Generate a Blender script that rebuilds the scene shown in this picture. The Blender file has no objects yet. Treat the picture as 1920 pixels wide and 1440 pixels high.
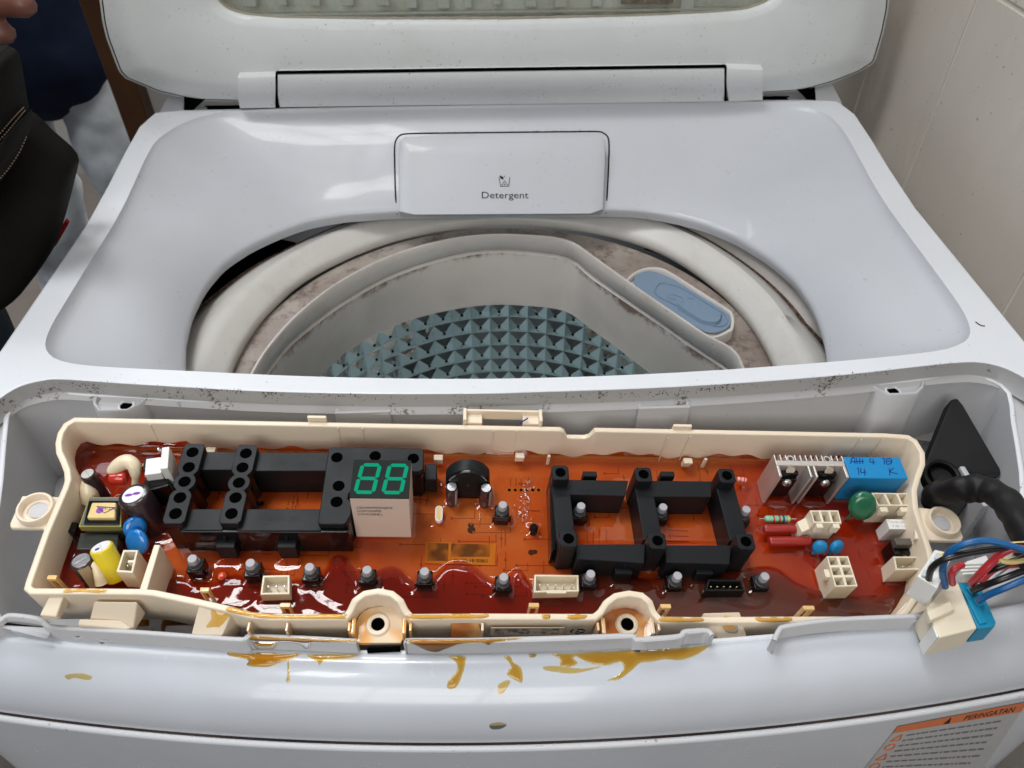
import bpy, bmesh, math, random
import numpy as np
from mathutils import Matrix, Vector
from mathutils.bvhtree import BVHTree
from mathutils.geometry import delaunay_2d_cdt, tessellate_polygon
random.seed(7); rng = np.random.default_rng(7)
S = bpy.context.scene; COL = S.collection
MM = 0.001
# ------------------------------------------------------------------ camera (all modelling is in millimetres, z=0 is the machine's top)
F = 1430.; H0 = 272.; PITCH = math.radians(43.4); YAW = math.radians(2.3)
cf = np.array([math.sin(YAW)*math.cos(PITCH), math.cos(YAW)*math.cos(PITCH), -math.sin(PITCH)])
cr = np.array([math.cos(YAW), -math.sin(YAW), 0.]); cu = np.cross(cr, cf)
CAM = np.array([0., 0., H0])
cam = bpy.data.cameras.new("camera"); camo = bpy.data.objects.new("camera", cam); COL.objects.link(camo)
camo.matrix_world = Matrix(((cr[0], cu[0], -cf[0], 0), (cr[1], cu[1], -cf[1], 0), (cr[2], cu[2], -cf[2], H0*MM), (0, 0, 0, 1)))
cam.sensor_width = 36; cam.lens = 36*F/1920; cam.clip_start = 0.01; cam.clip_end = 100
cam.dof.use_dof = True; cam.dof.focus_distance = 0.37; cam.dof.aperture_fstop = 20.0
S.camera = camo
# ------------------------------------------------------------------ world, lamps, exposure
W = bpy.data.worlds.new("World"); S.world = W; W.use_nodes = True
bg = W.node_tree.nodes['Background']; bg.inputs[0].default_value = (0.80, 0.88, 1.0, 1); bg.inputs[1].default_value = 0.11
def area(name, loc, target, sx, sy, power, col=(1, 1, 1)):
    l = bpy.data.lights.new(name, 'AREA'); l.shape = 'RECTANGLE'; l.size = sx*MM; l.size_y = sy*MM; l.energy = power; l.color = col
    o = bpy.data.objects.new(name, l); COL.objects.link(o)
    o.location = Vector(loc)*MM
    o.rotation_euler = (Vector(target)-Vector(loc)).to_track_quat('-Z', 'Y').to_euler(); return o
# windows read from reflections and light direction, plus an added fill behind the camera
def window_or_fill_lamps(c, target, nx, nz, pw, ph, gap, power, col):
    c = Vector(c); d = (Vector(target)-c).normalized(); q = d.to_track_quat('-Z', 'Y')
    for i in range(nx):
        for j in range(nz):
            off = q @ Vector(((i-(nx-1)/2)*(pw+gap), (j-(nz-1)/2)*(ph+gap), 0))
            o = area("window_or_fill_lamp", c+off, c+off+d*100, pw, ph, power, col)
window_or_fill_lamps((-300, 1950, 1950), (0, 350, 0), 3, 2, 480, 500, 40, 13.0, (0.94, 0.97, 1.0))
window_or_fill_lamps((-1250, 250, 1900), (0, 350, 0), 2, 2, 380, 380, 40, 2.6, (0.92, 0.96, 1.0))
window_or_fill_lamps((-350, -1700, 1250), (0, 350, 0), 3, 2, 420, 460, 40, 3.4, (1.0, 0.985, 0.96))  # unseen fill lamps behind the camera, added to lift front-facing surfaces
window_or_fill_lamps((-550, -590, 1500), (0, 350, 0), 2, 3, 80, 60, 8, .3, (1.0, 1.0, 1.0))
window_or_fill_lamps((-345, 430, 1500), (-200, 350, 0), 2, 3, 150, 105, 12, 1.3, (1.0, 0.99, 0.97))
S.view_settings.view_transform = 'Standard'; S.view_settings.look = 'None'; S.view_settings.gamma = 1
S.view_settings.exposure = 0.04
S.render.engine = 'CYCLES'
# ------------------------------------------------------------------ pixel -> place helpers (photograph is 1920 x 1440)
def ray(px, py): return cf + cr*(px-960)/F - cu*(py-720)/F
def onz(px, py, z=0.): d = ray(px, py); return CAM + d*(z-H0)/d[2]
def ony(px, py, Y): d = ray(px, py); return CAM + d*Y/d[1]
def onx(px, py, X): d = ray(px, py); return CAM + d*X/d[0]
def proj(P): q = np.array(P)-CAM; return 960+F*q.dot(cr)/q.dot(cf), 720-F*q.dot(cu)/q.dot(cf)
class Frame:
    def __init__(s, o, M): s.o = np.array(o, float); s.M = np.array(M, float)
    def at(s, px, py, w=0.):
        d = ray(px, py); n = s.M[:, 2]; p0 = s.o+n*w
        P = CAM + d*((p0-CAM).dot(n)/d.dot(n)); return s.M.T @ (P-s.o)
    def world(s, p): return s.o + s.M @ np.array(p, float)
    def mat(s):
        m = s.M; return Matrix(((m[0][0], m[0][1], m[0][2], s.o[0]*MM), (m[1][0], m[1][1], m[1][2], s.o[1]*MM), (m[2][0], m[2][1], m[2][2], s.o[2]*MM), (0, 0, 0, 1)))
def rot(tilt, roll, yaw):
    t, r, y = [math.radians(a) for a in (tilt, roll, yaw)]
    Rx = np.array([[1, 0, 0], [0, math.cos(t), -math.sin(t)], [0, math.sin(t), math.cos(t)]])
    Ry = np.array([[math.cos(r), 0, math.sin(r)], [0, 1, 0], [-math.sin(r), 0, math.cos(r)]])
    Rz = np.array([[math.cos(y), -math.sin(y), 0], [math.sin(y), math.cos(y), 0], [0, 0, 1]])
    return Rz @ Ry @ Rx
G = Frame((0, 0, 0), np.eye(3))
T = Frame(onz(925, 1000, -14), rot(8, 4, 0))       # the control board: tipped to the front, right end lower
def TP(px, py, w=-23.): p = T.at(px, py, w); return float(p[0]), float(p[1])
# ------------------------------------------------------------------ mesh builder
class MB:
    def __init__(s): s.v = []; s.f = []; s.mi = []; s.m = 0
    def add(s, vs, fs):
        b = len(s.v); s.v += [tuple(map(float, p)) for p in vs]; s.f += [tuple(i+b for i in f) for f in fs]; s.mi += [s.m]*len(fs); return s
    def box(s, c, size, rz=0., M=None):
        x, y, z = [a/2 for a in size]; vs = []
        R = np.array([[math.cos(rz), -math.sin(rz), 0], [math.sin(rz), math.cos(rz), 0], [0, 0, 1]])
        if M is not None: R = R @ M if rz else M
        for sx, sy, sz in ((-1, -1, -1), (1, -1, -1), (1, 1, -1), (-1, 1, -1), (-1, -1, 1), (1, -1, 1), (1, 1, 1), (-1, 1, 1)):
            vs.append(np.array(c)+R @ np.array([sx*x, sy*y, sz*z]))
        return s.add(vs, [(3, 2, 1, 0), (4, 5, 6, 7), (0, 1, 5, 4), (1, 2, 6, 5), (2, 3, 7, 6), (3, 0, 4, 7)])
    def prism(s, poly, z0, z1, taper=0.):
        n = len(poly); a = sum(poly[i][0]*poly[(i+1) % n][1]-poly[(i+1) % n][0]*poly[i][1] for i in range(n))
        if a < 0: poly = poly[::-1]
        c = np.mean(np.array(poly), 0)
        lo = [(p[0]+(p[0]-c[0])*taper, p[1]+(p[1]-c[1])*taper, z0) for p in poly]; hi = [(p[0], p[1], z1) for p in poly]
        fs = [tuple(range(n))[::-1], tuple(range(n, 2*n))] + [(i, (i+1) % n, n+(i+1) % n, n+i) for i in range(n)]
        return s.add(lo+hi, fs)
    def loft(s, rings, closed=True, cap=(False, False)):
        n = len(rings[0]); b = [p for r in rings for p in r]; fs = []
        for k in range(len(rings)-1):
            for i in range(n if closed else n-1):
                j = (i+1) % n; fs.append((k*n+i, k*n+j, (k+1)*n+j, (k+1)*n+i))
        if cap[0]: fs.append(tuple(range(n))[::-1])
        if cap[1]: fs.append(tuple((len(rings)-1)*n+i for i in range(n)))
        return s.add(b, fs)
    def lathe(s, prof, c=(0, 0, 0), axis=(0, 0, 1), n=24, cap=(True, True), sx=1., sy=1.):
        a = np.array(axis, float); a /= np.linalg.norm(a)
        h = np.array([1, 0, 0]) if abs(a[0]) < .9 else np.array([0, 1, 0])
        e2 = np.cross(a, h); e2 /= np.linalg.norm(e2); e1 = np.cross(e2, a)
        rings = [[np.array(c)+a*z+(e1*math.cos(2*math.pi*i/n)*sx+e2*math.sin(2*math.pi*i/n)*sy)*r for i in range(n)] for r, z in prof]
        return s.loft(rings, True, cap)
    def tube(s, path, r, n=10, cap=True):
        P = smooth_path(path, 6) if len(path) > 2 else [np.array(p, float) for p in path]
        rad = r if callable(r) else (lambda t: r)
        rings = []; prev = None
        for i, p in enumerate(P):
            d = P[min(i+1, len(P)-1)]-P[max(i-1, 0)]; d /= np.linalg.norm(d)+1e-9
            if prev is None:
                h = np.array([0, 0, 1.]) if abs(d[2]) < .9 else np.array([1., 0, 0])
                e1 = np.cross(h, d)
            else: e1 = prev-d*prev.dot(d)
            e1 /= np.linalg.norm(e1)+1e-9; prev = e1; e2 = np.cross(d, e1); R = rad(i/(len(P)-1))
            rings.append([p+(e1*math.cos(2*math.pi*k/n)+e2*math.sin(2*math.pi*k/n))*R for k in range(n)])
        return s.loft(rings, True, (cap, cap))
    def ball(s, c, r, nu=16, nv=10, M=None):
        r = (r, r, r) if not hasattr(r, '__len__') else r; M = np.eye(3) if M is None else M
        rings = []
        for j in range(1, nv):
            a = math.pi*j/nv-math.pi/2
            rings.append([np.array(c)+M @ np.array([r[0]*math.cos(a)*math.cos(2*math.pi*i/nu), r[1]*math.cos(a)*math.sin(2*math.pi*i/nu), r[2]*math.sin(a)]) for i in range(nu)])
        return s.loft(rings, True, (True, True))
def smooth_path(P, k=4, closed=False):
    P = [np.array(p, float) for p in P]; n = len(P); out = []
    for i in range(n if closed else n-1):
        p0 = P[(i-1) % n] if closed or i > 0 else P[0]; p1 = P[i]; p2 = P[(i+1) % n]; p3 = P[(i+2) % n] if closed or i+2 < n else P[-1]
        for j in range(k):
            t = j/k; out.append(.5*((2*p1)+(-p0+p2)*t+(2*p0-5*p1+4*p2-p3)*t*t+(-p0+3*p1-3*p2+p3)*t**3))
    if not closed: out.append(P[-1])
    return out
def offset_poly(P, d):
    P = [np.array(p[:2], float) for p in P]; n = len(P); out = []
    ar = sum(P[i][0]*P[(i+1) % n][1]-P[(i+1) % n][0]*P[i][1] for i in range(n)); sg = 1 if ar > 0 else -1
    for i in range(n):
        a = P[i]-P[i-1]; b = P[(i+1) % n]-P[i]
        na = np.array([a[1], -a[0]])/(np.linalg.norm(a)+1e-9); nb = np.array([b[1], -b[0]])/(np.linalg.norm(b)+1e-9)
        m = na+nb; m /= np.linalg.norm(m)+1e-9; k = max(.5, m.dot(na)); out.append(P[i]+sg*m*d/k)
    return out
WM = {}
def build(name, mb, mat, parent=None, F=G, bevel=0., seg=2, angle=40, smooth=True, flat=False, **props):
    me = bpy.data.meshes.new(name)
    me.from_pydata([(x*MM, y*MM, z*MM) for x, y, z in mb.v], [], mb.f); me.update()
    mats = mat if isinstance(mat, (list, tuple)) else [mat]
    for m in mats: me.materials.append(m)
    if len(mats) > 1: me.polygons.foreach_set('material_index', mb.mi)
    bm = bmesh.new(); bm.from_mesh(me); bmesh.ops.recalc_face_normals(bm, faces=bm.faces); bm.to_mesh(me); bm.free()
    if smooth and not flat:
        me.shade_smooth()
        if not bevel: me.set_sharp_from_angle(angle=math.radians(angle))
    o = bpy.data.objects.new(name, me); COL.objects.link(o)
    w = F.mat() if isinstance(F, Frame) else F
    place(o, w, parent)
    if bevel:
        b = o.modifiers.new('bevel', 'BEVEL'); b.width = bevel*MM; b.segments = seg; b.limit_method = 'ANGLE'; b.angle_limit = math.radians(35)
        o.modifiers.new('wn', 'WEIGHTED_NORMAL').keep_sharp = True
    for k, v in props.items(): o[k] = v
    return o
def place(o, w, parent):
    WM[o] = w
    if parent is not None:
        o.parent = parent; o.matrix_parent_inverse = WM[parent].inverted()
    o.matrix_basis = w
def root(name, w, label, cat, group=None):
    o = bpy.data.objects.new(name, None); COL.objects.link(o); o.empty_display_size = .02; place(o, w, None)
    o['label'] = label; o['category'] = cat
    if group: o['group'] = group
    return o
def tag(o, label, cat, group=None):
    o['label'] = label; o['category'] = cat
    if group: o['group'] = group
    return o
def bvh(*objs):
    vs = []; fs = []
    for o in objs:
        b = len(vs); w = WM[o]; vs += [w @ v.co for v in o.data.vertices]; fs += [[i+b for i in p.vertices] for p in o.data.polygons]
    return BVHTree.FromPolygons(vs, fs)
def hit(tree, px, py, lift=0.):
    d = Vector(ray(px, py)); d.normalize(); o = Vector(CAM)*MM
    h, n, i, dist = tree.ray_cast(o, d)
    if h is None: return None, None
    if n.dot(d) > 0: n = -n
    return h/MM + n*lift, n
# ------------------------------------------------------------------ materials
def nt(name):
    m = bpy.data.materials.new(name); m.use_nodes = True; t = m.node_tree
    return m, t, t.nodes['Principled BSDF']
def link(t, a, b): t.links.new(a, b)
def node(t, typ, **kw):
    n = t.nodes.new(typ)
    for k, v in kw.items():
        if k.startswith('i_'):
            key = k[2:]; n.inputs[int(key) if key.isdigit() else key.replace('_', ' ')].default_value = v
        else: setattr(n, k, v)
    return n
def ramp(t, src, stops):
    r = t.nodes.new('ShaderNodeValToRGB'); e = r.color_ramp.elements
    while len(e) > 1: e.remove(e[-1])
    e[0].position = stops[0][0]; e[0].color = stops[0][1] if len(stops[0][1]) == 4 else (*stops[0][1], 1)
    for p, c in stops[1:]:
        x = e.new(p); x.color = c if len(c) == 4 else (*c, 1)
    if src is not None: link(t, src, r.inputs[0])
    return r.outputs[0]
def mixc(t, fac, a, b, mode='MIX'):
    m = t.nodes.new('ShaderNodeMix'); m.data_type = 'RGBA'; m.blend_type = mode
    for s, v in ((0, fac), (6, a), (7, b)):
        if hasattr(v, 'node'): link(t, v, m.inputs[s])
        else: m.inputs[s].default_value = v if s == 0 else (*v, 1) if len(v) == 3 else v
    return m.outputs[2]
def obj_co(t, scale=1.):
    c = t.nodes.new('ShaderNodeTexCoord'); return c.outputs['Object']
def noise(t, co, scale, detail=3., rough=.55, dist=0.):
    n = node(t, 'ShaderNodeTexNoise'); link(t, co, n.inputs['Vector']); n.inputs['Scale'].default_value = scale; n.inputs['Detail'].default_value = detail
    n.inputs['Roughness'].default_value = rough; n.inputs['Distortion'].default_value = dist; return n.outputs['Fac']
def bump(t, p, src, strength=.2, dist=.0005):
    b = t.nodes.new('ShaderNodeBump'); b.inputs['Strength'].default_value = strength; b.inputs['Distance'].default_value = dist
    link(t, src, b.inputs['Height']); link(t, b.outputs[0], p.inputs['Normal']); return b
def plastic(name, col, rough=.4, var=.04, dirt=0., dirtcol=(.10, .07, .05), coat=0., grain=0., spec=.5, sss=0., dscale=420, metal=0., smudge=0., smcol=(.45, .40, .33)):
    m, t, p = nt(name); co = obj_co(t)
    c0 = tuple(col)
    n1 = noise(t, co, 14, 4)
    c = mixc(t, ramp(t, n1, [(.3, (0, 0, 0)), (.75, (1, 1, 1))]), tuple(min(1, x*(1+var)) for x in c0), tuple(x*(1-var*1.6) for x in c0))
    if smudge:
        n4 = noise(t, co, 38, 6, .7); c = mixc(t, ramp(t, n4, [(.52, (0, 0, 0)), (.74, (smudge,)*3)]), c, smcol)
    if dirt:
        a = noise(t, co, dscale, 2, .5); b = noise(t, co, 22, 4, .6)
        aa = ramp(t, a, [(.70-.05*dirt, (0, 0, 0)), (.73-.05*dirt, (1, 1, 1))]); bb = ramp(t, b, [(.46, (0, 0, 0)), (.60, (1, 1, 1))])
        mu = node(t, 'ShaderNodeMath', operation='MULTIPLY'); link(t, aa, mu.inputs[0]); link(t, bb, mu.inputs[1])
        mu2 = node(t, 'ShaderNodeMath', operation='MULTIPLY'); link(t, mu.outputs[0], mu2.inputs[0]); mu2.inputs[1].default_value = min(1, dirt)
        c = mixc(t, mu2.outputs[0], c, dirtcol)
    link(t, c, p.inputs['Base Color']); p.inputs['Roughness'].default_value = rough; p.inputs['Metallic'].default_value = metal
    r = ramp(t, noise(t, co, 60, 4), [(.25, (rough*.8,)*3), (.8, (min(1, rough*1.25),)*3)]); link(t, r, p.inputs['Roughness'])
    p.inputs['Specular IOR Level'].default_value = spec
    if coat: p.inputs['Coat Weight'].default_value = coat; p.inputs['Coat Roughness'].default_value = .05
    if sss: p.inputs['Subsurface Weight'].default_value = sss; p.inputs['Subsurface Radius'].default_value = (.004, .003, .002); p.inputs['Subsurface Scale'].default_value = .4
    if grain: bump(t, p, noise(t, co, 1800, 2), grain, .0002)
    return m
M_white = plastic('gloss_white_plastic', (.52, .54, .58), .4, .02, dirt=.25, coat=.12, smudge=.08, dscale=330, spec=.4)
M_case = plastic('painted_case_white', (.69, .715, .755), .36, .02, dirt=.3, dscale=400)
M_panel = plastic('front_panel_grey_white', (.54, .57, .62), .24, .03, coat=.3, smudge=.10)
M_lid = plastic('lid_white_plastic', (.575, .60, .60), .42, .03, dirt=.6, dirtcol=(.12, .10, .08), dscale=520, smudge=.12)
M_lidside = plastic('lid_side_plastic', (.60, .61, .60), .4, .02, dirt=.4)
M_hinge = plastic('hinge_flap_plastic', (.62, .63, .64), .4, .02, dirt=.7, dscale=500, smudge=.12)
M_recess = plastic('recess_grey_plastic', (.50, .50, .515), .42, .03, dirt=.25)
M_bead = plastic('recess_edge_plastic', (.66, .68, .71), .4, .02, dirt=.5)
M_ring = plastic('tub_ring_plastic', (.60, .585, .555), .34, .04, dirt=.35, smudge=.2, smcol=(.30, .26, .2))
M_inner = plastic('drum_collar_plastic', (.62, .585, .55), .42, .05, dirt=.5, smudge=.30, smcol=(.28, .2, .15))
M_cream = plastic('cream_tray_plastic', (.80, .68, .525), .36, .03, grain=.08, sss=.06)
M_creamc = plastic('cream_connector_nylon', (.76, .68, .53), .38, .03, sss=.1)
M_nylon = plastic('white_nylon', (.78, .78, .75), .4, .02, sss=.1)
M_black = plastic('black_holder_plastic', (.010, .011, .013), .42, .1, grain=.25, spec=.2)
M_blackg = plastic('black_gloss_plastic', (.005, .005, .006), .16, .1, spec=.35)
M_rubber = plastic('black_rubber', (.005, .005, .006), .55, .1, grain=.3, spec=.25)
M_sleeve = plastic('black_cloth_tape', (.007, .007, .008), .48, .3, grain=.6, spec=.3)
M_greycap = plastic('grey_button_plastic', (.38, .38, .41), .45, .02, spec=.3)
M_collar = plastic('dark_collar_plastic', (.05, .055, .065), .35, .05)
M_steel = plastic('pin_steel', (.75, .75, .76), .25, .05, metal=1.)
M_alu = plastic('heatsink_aluminium', (.66, .62, .58), .42, .08, metal=.75)
M_capd = plastic('capacitor_sleeve_dark', (.035, .02, .026), .22, .1, coat=.3)
M_capy = plastic('capacitor_sleeve_yellow', (.75, .60, .02), .3, .05, coat=.3)
M_paper = plastic('white_label', (.80, .78, .82), .5, .02)
M_purple = plastic('purple_marker', (.22, .03, .40), .5, .02)
M_blue = plastic('blue_disc_epoxy', (.004, .17, .52), .2, .05, coat=.5)
M_relay = plastic('blue_relay_plastic', (.003, .23, .52), .36, .04)
M_ink = plastic('blue_ink', (.006, .02, .22), .5, .02)
M_inkb = plastic('dark_print', (.012, .012, .016), .6, .02, spec=.2)
M_red = plastic('red_film_coating', (.30, .015, .012), .2, .08, coat=.5)
M_redb = plastic('bright_red_coating', (.55, .03, .015), .2, .08, coat=.5)
M_green = plastic('green_varistor_epoxy', (.012, .13, .062), .22, .05, coat=.4)
M_sil = plastic('cream_silicone', (.82, .70, .50), .3, .04, sss=.2, coat=.2)
M_olive = plastic('olive_tape', (.26, .23, .05), .35, .05, coat=.3)
M_tape = plastic('yellow_tape', (.74, .55, .22), .3, .05, coat=.3)
M_ferrite = plastic('ferrite_grey', (.09, .10, .09), .3, .08)
M_copper = plastic('copper_wire', (.80, .32, .13), .3, .05, metal=.8)
M_resg = plastic('resistor_green', (.22, .52, .34), .35, .05, coat=.3)
M_resp = plastic('resistor_pink', (.66, .38, .34), .35, .05, coat=.3)
M_seg = plastic('display_segment_green', (.0, .27, .145), .6, .02, spec=.06)
M_dispf = plastic('display_face_dark', (.018, .023, .021), .6, .05, spec=.08)
M_dispb = plastic('display_side_white', (.72, .60, .52), .4, .03)
M_label = plastic('yellow_label', (.86, .52, .06), .45, .04)
M_wblue = plastic('wire_blue', (.004, .09, .26), .3, .05)
M_wred = plastic('wire_red', (.50, .03, .04), .3, .05)
M_wblack = plastic('wire_black', (.008, .008, .009), .26, .05)
M_wyel = plastic('wire_yellow', (.75, .60, .25), .3, .05)
M_wblk = plastic('blue_wedge_plastic', (.004, .24, .42), .4, .04)
M_cap_sof = plastic('softener_cap_blue', (.19, .27, .37), .38, .04)
M_dark = plastic('dark_gap', (.0015, .0015, .0015), .9, .1, spec=.0)  # sheenless black standing in for the shade inside holes and gaps
M_silk = plastic('board_silk_yellow', (.80, .45, .08), .5, .03)
M_skin = plastic('skin', (.17, .065, .045), .5, .08, sss=.2)
M_stitch = plastic('tan_thread', (.15, .11, .07), .7, .05)
M_orange = plastic('orange_print', (.62, .16, .05), .5, .05)
M_sticker = plastic('sticker_paper_grey', (.42, .42, .42), .4, .03)
def grime_mat():
    m, t, p = nt('mould_dirt'); co = obj_co(t)
    c = ramp(t, noise(t, co, 300, 3), [(.35, (.02, .013, .01)), (.6, (.13, .07, .045)), (.8, (.3, .2, .15))]); link(t, c, p.inputs['Base Color']); p.inputs['Roughness'].default_value = .8; return m
M_grime = grime_mat()
def dirty_ring():
    m, t, p = nt('dirty_collar_surface'); co = obj_co(t)
    big = noise(t, co, 9, 5, .65); fine = noise(t, co, 90, 6, .75)
    c = mixc(t, ramp(t, big, [(.38, (0, 0, 0)), (.66, (1, 1, 1))]), (.44, .39, .355), (.20, .15, .12))
    c = mixc(t, ramp(t, fine, [(.5, (0, 0, 0)), (.66, (.8, .8, .8))]), c, (.11, .075, .055))
    link(t, c, p.inputs['Base Color']); p.inputs['Roughness'].default_value = .55; bump(t, p, fine, .3, .0006); return m
M_dirty = dirty_ring()
def collar_mat():   # white-grey collar with brown mould gathered just below the groove (z in metres, object space = world)
    m, t, p = nt('mouldy_collar_wall'); co = obj_co(t)
    sx = node(t, 'ShaderNodeSeparateXYZ'); link(t, co, sx.inputs[0])
    mr = node(t, 'ShaderNodeMapRange'); link(t, sx.outputs[2], mr.inputs[0]); mr.inputs[1].default_value = -.1005; mr.inputs[2].default_value = -.0815
    fine = noise(t, co, 110, 6, .75); mid = noise(t, co, 18, 4, .6)
    a = node(t, 'ShaderNodeMath', operation='MULTIPLY'); link(t, mr.outputs[0], a.inputs[0]); link(t, fine, a.inputs[1])
    a2 = node(t, 'ShaderNodeMath', operation='MULTIPLY'); link(t, a.outputs[0], a2.inputs[0]); link(t, mid, a2.inputs[1])
    f = ramp(t, a2.outputs[0], [(.17, (0, 0, 0)), (.27, (.85, .85, .85))])
    base = mixc(t, ramp(t, mid, [(.4, (0, 0, 0)), (.7, (1, 1, 1))]), (.66, .62, .58), (.57, .53, .485))
    link(t, mixc(t, f, base, (.13, .08, .05)), p.inputs['Base Color']); p.inputs['Roughness'].default_value = .4; return m
M_collar_wall = collar_mat()
def steel_drum():
    m, t, p = nt('drum_stainless'); p.inputs['Metallic'].default_value = 1; p.inputs['Base Color'].default_value = (.80, .815, .80, 1); p.inputs['Roughness'].default_value = .15
    co = obj_co(t); bump(t, p, noise(t, co, 90, 2, .5, 1.), .35, .0012); return m
M_drum = steel_drum()
def pcb_mat():
    m, t, p = nt('phenolic_board'); co = obj_co(t)
    n = noise(t, co, 22, 5, .6); f = noise(t, co, 160, 4, .7)
    c = mixc(t, ramp(t, n, [(.3, (0, 0, 0)), (.7, (1, 1, 1))]), (.88, .42, .14), (.74, .30, .09))
    c = mixc(t, ramp(t, f, [(.60, (0, 0, 0)), (.72, (.30, .30, .30))]), c, (.80, .52, .34))
    link(t, c, p.inputs['Base Color']); p.inputs['Roughness'].default_value = .5; return m
M_pcb = pcb_mat()
def resin_mat(name, attr=True, k=(.115, .44, .78), rough=.035, tint=(1, 1, 1), bumpy=True, milky=.0):
    m, t, p = nt(name); co = obj_co(t)
    tr = node(t, 'ShaderNodeBsdfTransparent'); gl = node(t, 'ShaderNodeBsdfGlossy'); gl.inputs['Roughness'].default_value = rough
    fr = node(t, 'ShaderNodeFresnel'); fr.inputs[0].default_value = 1.5
    if attr:
        at = node(t, 'ShaderNodeAttribute', attribute_name='thick'); th = at.outputs['Fac']
    else:
        v = node(t, 'ShaderNodeValue'); v.outputs[0].default_value = 1.; th = v.outputs[0]
    cx = node(t, 'ShaderNodeCombineXYZ')
    for i in range(3):
        mu = node(t, 'ShaderNodeMath', operation='MULTIPLY'); link(t, th, mu.inputs[0]); mu.inputs[1].default_value = -k[i]
        ex = node(t, 'ShaderNodeMath', operation='EXPONENT'); link(t, mu.outputs[0], ex.inputs[0]); link(t, ex.outputs[0], cx.inputs[i])
    link(t, cx.outputs[0], tr.inputs[0])
    ms = node(t, 'ShaderNodeMixShader'); link(t, fr.outputs[0], ms.inputs[0])
    src = tr.outputs[0]
    if milky:
        df = node(t, 'ShaderNodeBsdfDiffuse'); df.inputs[0].default_value = (.26, .07, .03, 1)
        m0 = node(t, 'ShaderNodeMixShader')
        # the resin itself scatters a little, more where it is deep
        md = node(t, 'ShaderNodeMath', operation='MULTIPLY'); link(t, th, md.inputs[0]); md.inputs[1].default_value = milky; md.use_clamp = True
        link(t, md.outputs[0], m0.inputs[0]); link(t, tr.outputs[0], m0.inputs[1]); link(t, df.outputs[0], m0.inputs[2]); src = m0.outputs[0]
    link(t, src, ms.inputs[1]); link(t, gl.outputs[0], ms.inputs[2])
    if bumpy:
        b = node(t, 'ShaderNodeBump'); b.inputs['Strength'].default_value = .15; b.inputs['Distance'].default_value = .001
        link(t, noise(t, co, 45, 2, .4), b.inputs['Height']); link(t, b.outputs[0], gl.inputs['Normal']); link(t, b.outputs[0], fr.inputs['Normal'])
    out = t.nodes['Material Output']; link(t, ms.outputs[0], out.inputs['Surface']); t.nodes.remove(p); return m
M_resin = resin_mat('amber_potting_resin', milky=.02)
M_drip = resin_mat('amber_resin_drip', k=(.09, .31, 1.0), rough=.03, bumpy=False)
M_thinresin = resin_mat('thin_resin_film', attr=False, k=(.16, .62, 1.4), rough=.08, bumpy=False)
def glass_mat():
    m, t, p = nt('dirty_lid_glass'); co = obj_co(t)
    tr = node(t, 'ShaderNodeBsdfTransparent'); tr.inputs[0].default_value = (.90, .93, .90, 1); gl = node(t, 'ShaderNodeBsdfGlossy'); gl.inputs['Roughness'].default_value = .05
    df = node(t, 'ShaderNodeBsdfDiffuse'); df.inputs[0].default_value = (.45, .42, .34, 1)
    fr = node(t, 'ShaderNodeFresnel'); ms = node(t, 'ShaderNodeMixShader'); link(t, fr.outputs[0], ms.inputs[0]); link(t, tr.outputs[0], ms.inputs[1]); link(t, gl.outputs[0], ms.inputs[2])
    m2 = node(t, 'ShaderNodeMixShader'); link(t, ramp(t, noise(t, co, 60, 6, .7), [(.35, (.04,)*3), (.75, (.38,)*3)]), m2.inputs[0])
    link(t, ms.outputs[0], m2.inputs[1]); link(t, df.outputs[0], m2.inputs[2]); link(t, m2.outputs[0], t.nodes['Material Output'].inputs['Surface']); t.nodes.remove(p); return m
M_glass = glass_mat()
def cloth(name, c1, c2, scale=9, weave=900, rough=.85, bs=.4):
    m, t, p = nt(name); co = obj_co(t)
    c = mixc(t, ramp(t, noise(t, co, scale, 5, .6), [(.35, (0, 0, 0)), (.65, (1, 1, 1))]), c1, c2)
    link(t, c, p.inputs['Base Color']); p.inputs['Roughness'].default_value = rough; p.inputs['Specular IOR Level'].default_value = .15
    bump(t, p, noise(t, co, weave, 2), bs, .0005); return m
M_jeans = cloth('washed_denim', (.88, .93, .96), (.48, .54, .60), 8)
M_jeans2 = cloth('dark_denim', (.035, .055, .075), (.075, .10, .12), 12)
M_navy = cloth('navy_cotton', (.010, .017, .042), (.016, .026, .055), 14)
M_bag = cloth('black_canvas', (.007, .0065, .006), (.014, .012, .010), 10, 1500)
M_redc = cloth('red_webbing', (.40, .015, .02), (.30, .012, .015), 20)
def tile_mat(name, c1, c2, sc=3):
    m, t, p = nt(name); co = obj_co(t)
    mp = node(t, 'ShaderNodeMapping'); link(t, co, mp.inputs[0]); mp.inputs['Scale'].default_value = (1, 1, .35)
    n = noise(t, mp.outputs[0], sc*2, 7, .62, .6); f = noise(t, co, 140, 4, .6)
    c = mixc(t, ramp(t, n, [(.3, (0, 0, 0)), (.7, (1, 1, 1))]), c1, c2)
    c = mixc(t, ramp(t, noise(t, mp.outputs[0], 30, 5, .7), [(.55, (0, 0, 0)), (.75, (.5, .5, .5))]), c, tuple(x*1.12 for x in c1))
    s = noise(t, co, 330, 1, .5); c = mixc(t, ramp(t, s, [(.765, (0, 0, 0)), (.775, (.7, .7, .7))]), c, (.09, .08, .07))
    link(t, c, p.inputs['Base Color']); p.inputs['Roughness'].default_value = .38; bump(t, p, f, .08, .0006); return m
M_tile = tile_mat('beige_stone_tile', (.62, .565, .50), (.51, .46, .405), 2)
M_grout = plastic('pale_grout', (.74, .70, .62), .8, .08, grain=.3, smudge=.2)
M_floor = tile_mat('floor_tile', (.20, .17, .15), (.15, .125, .11), 2)
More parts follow.
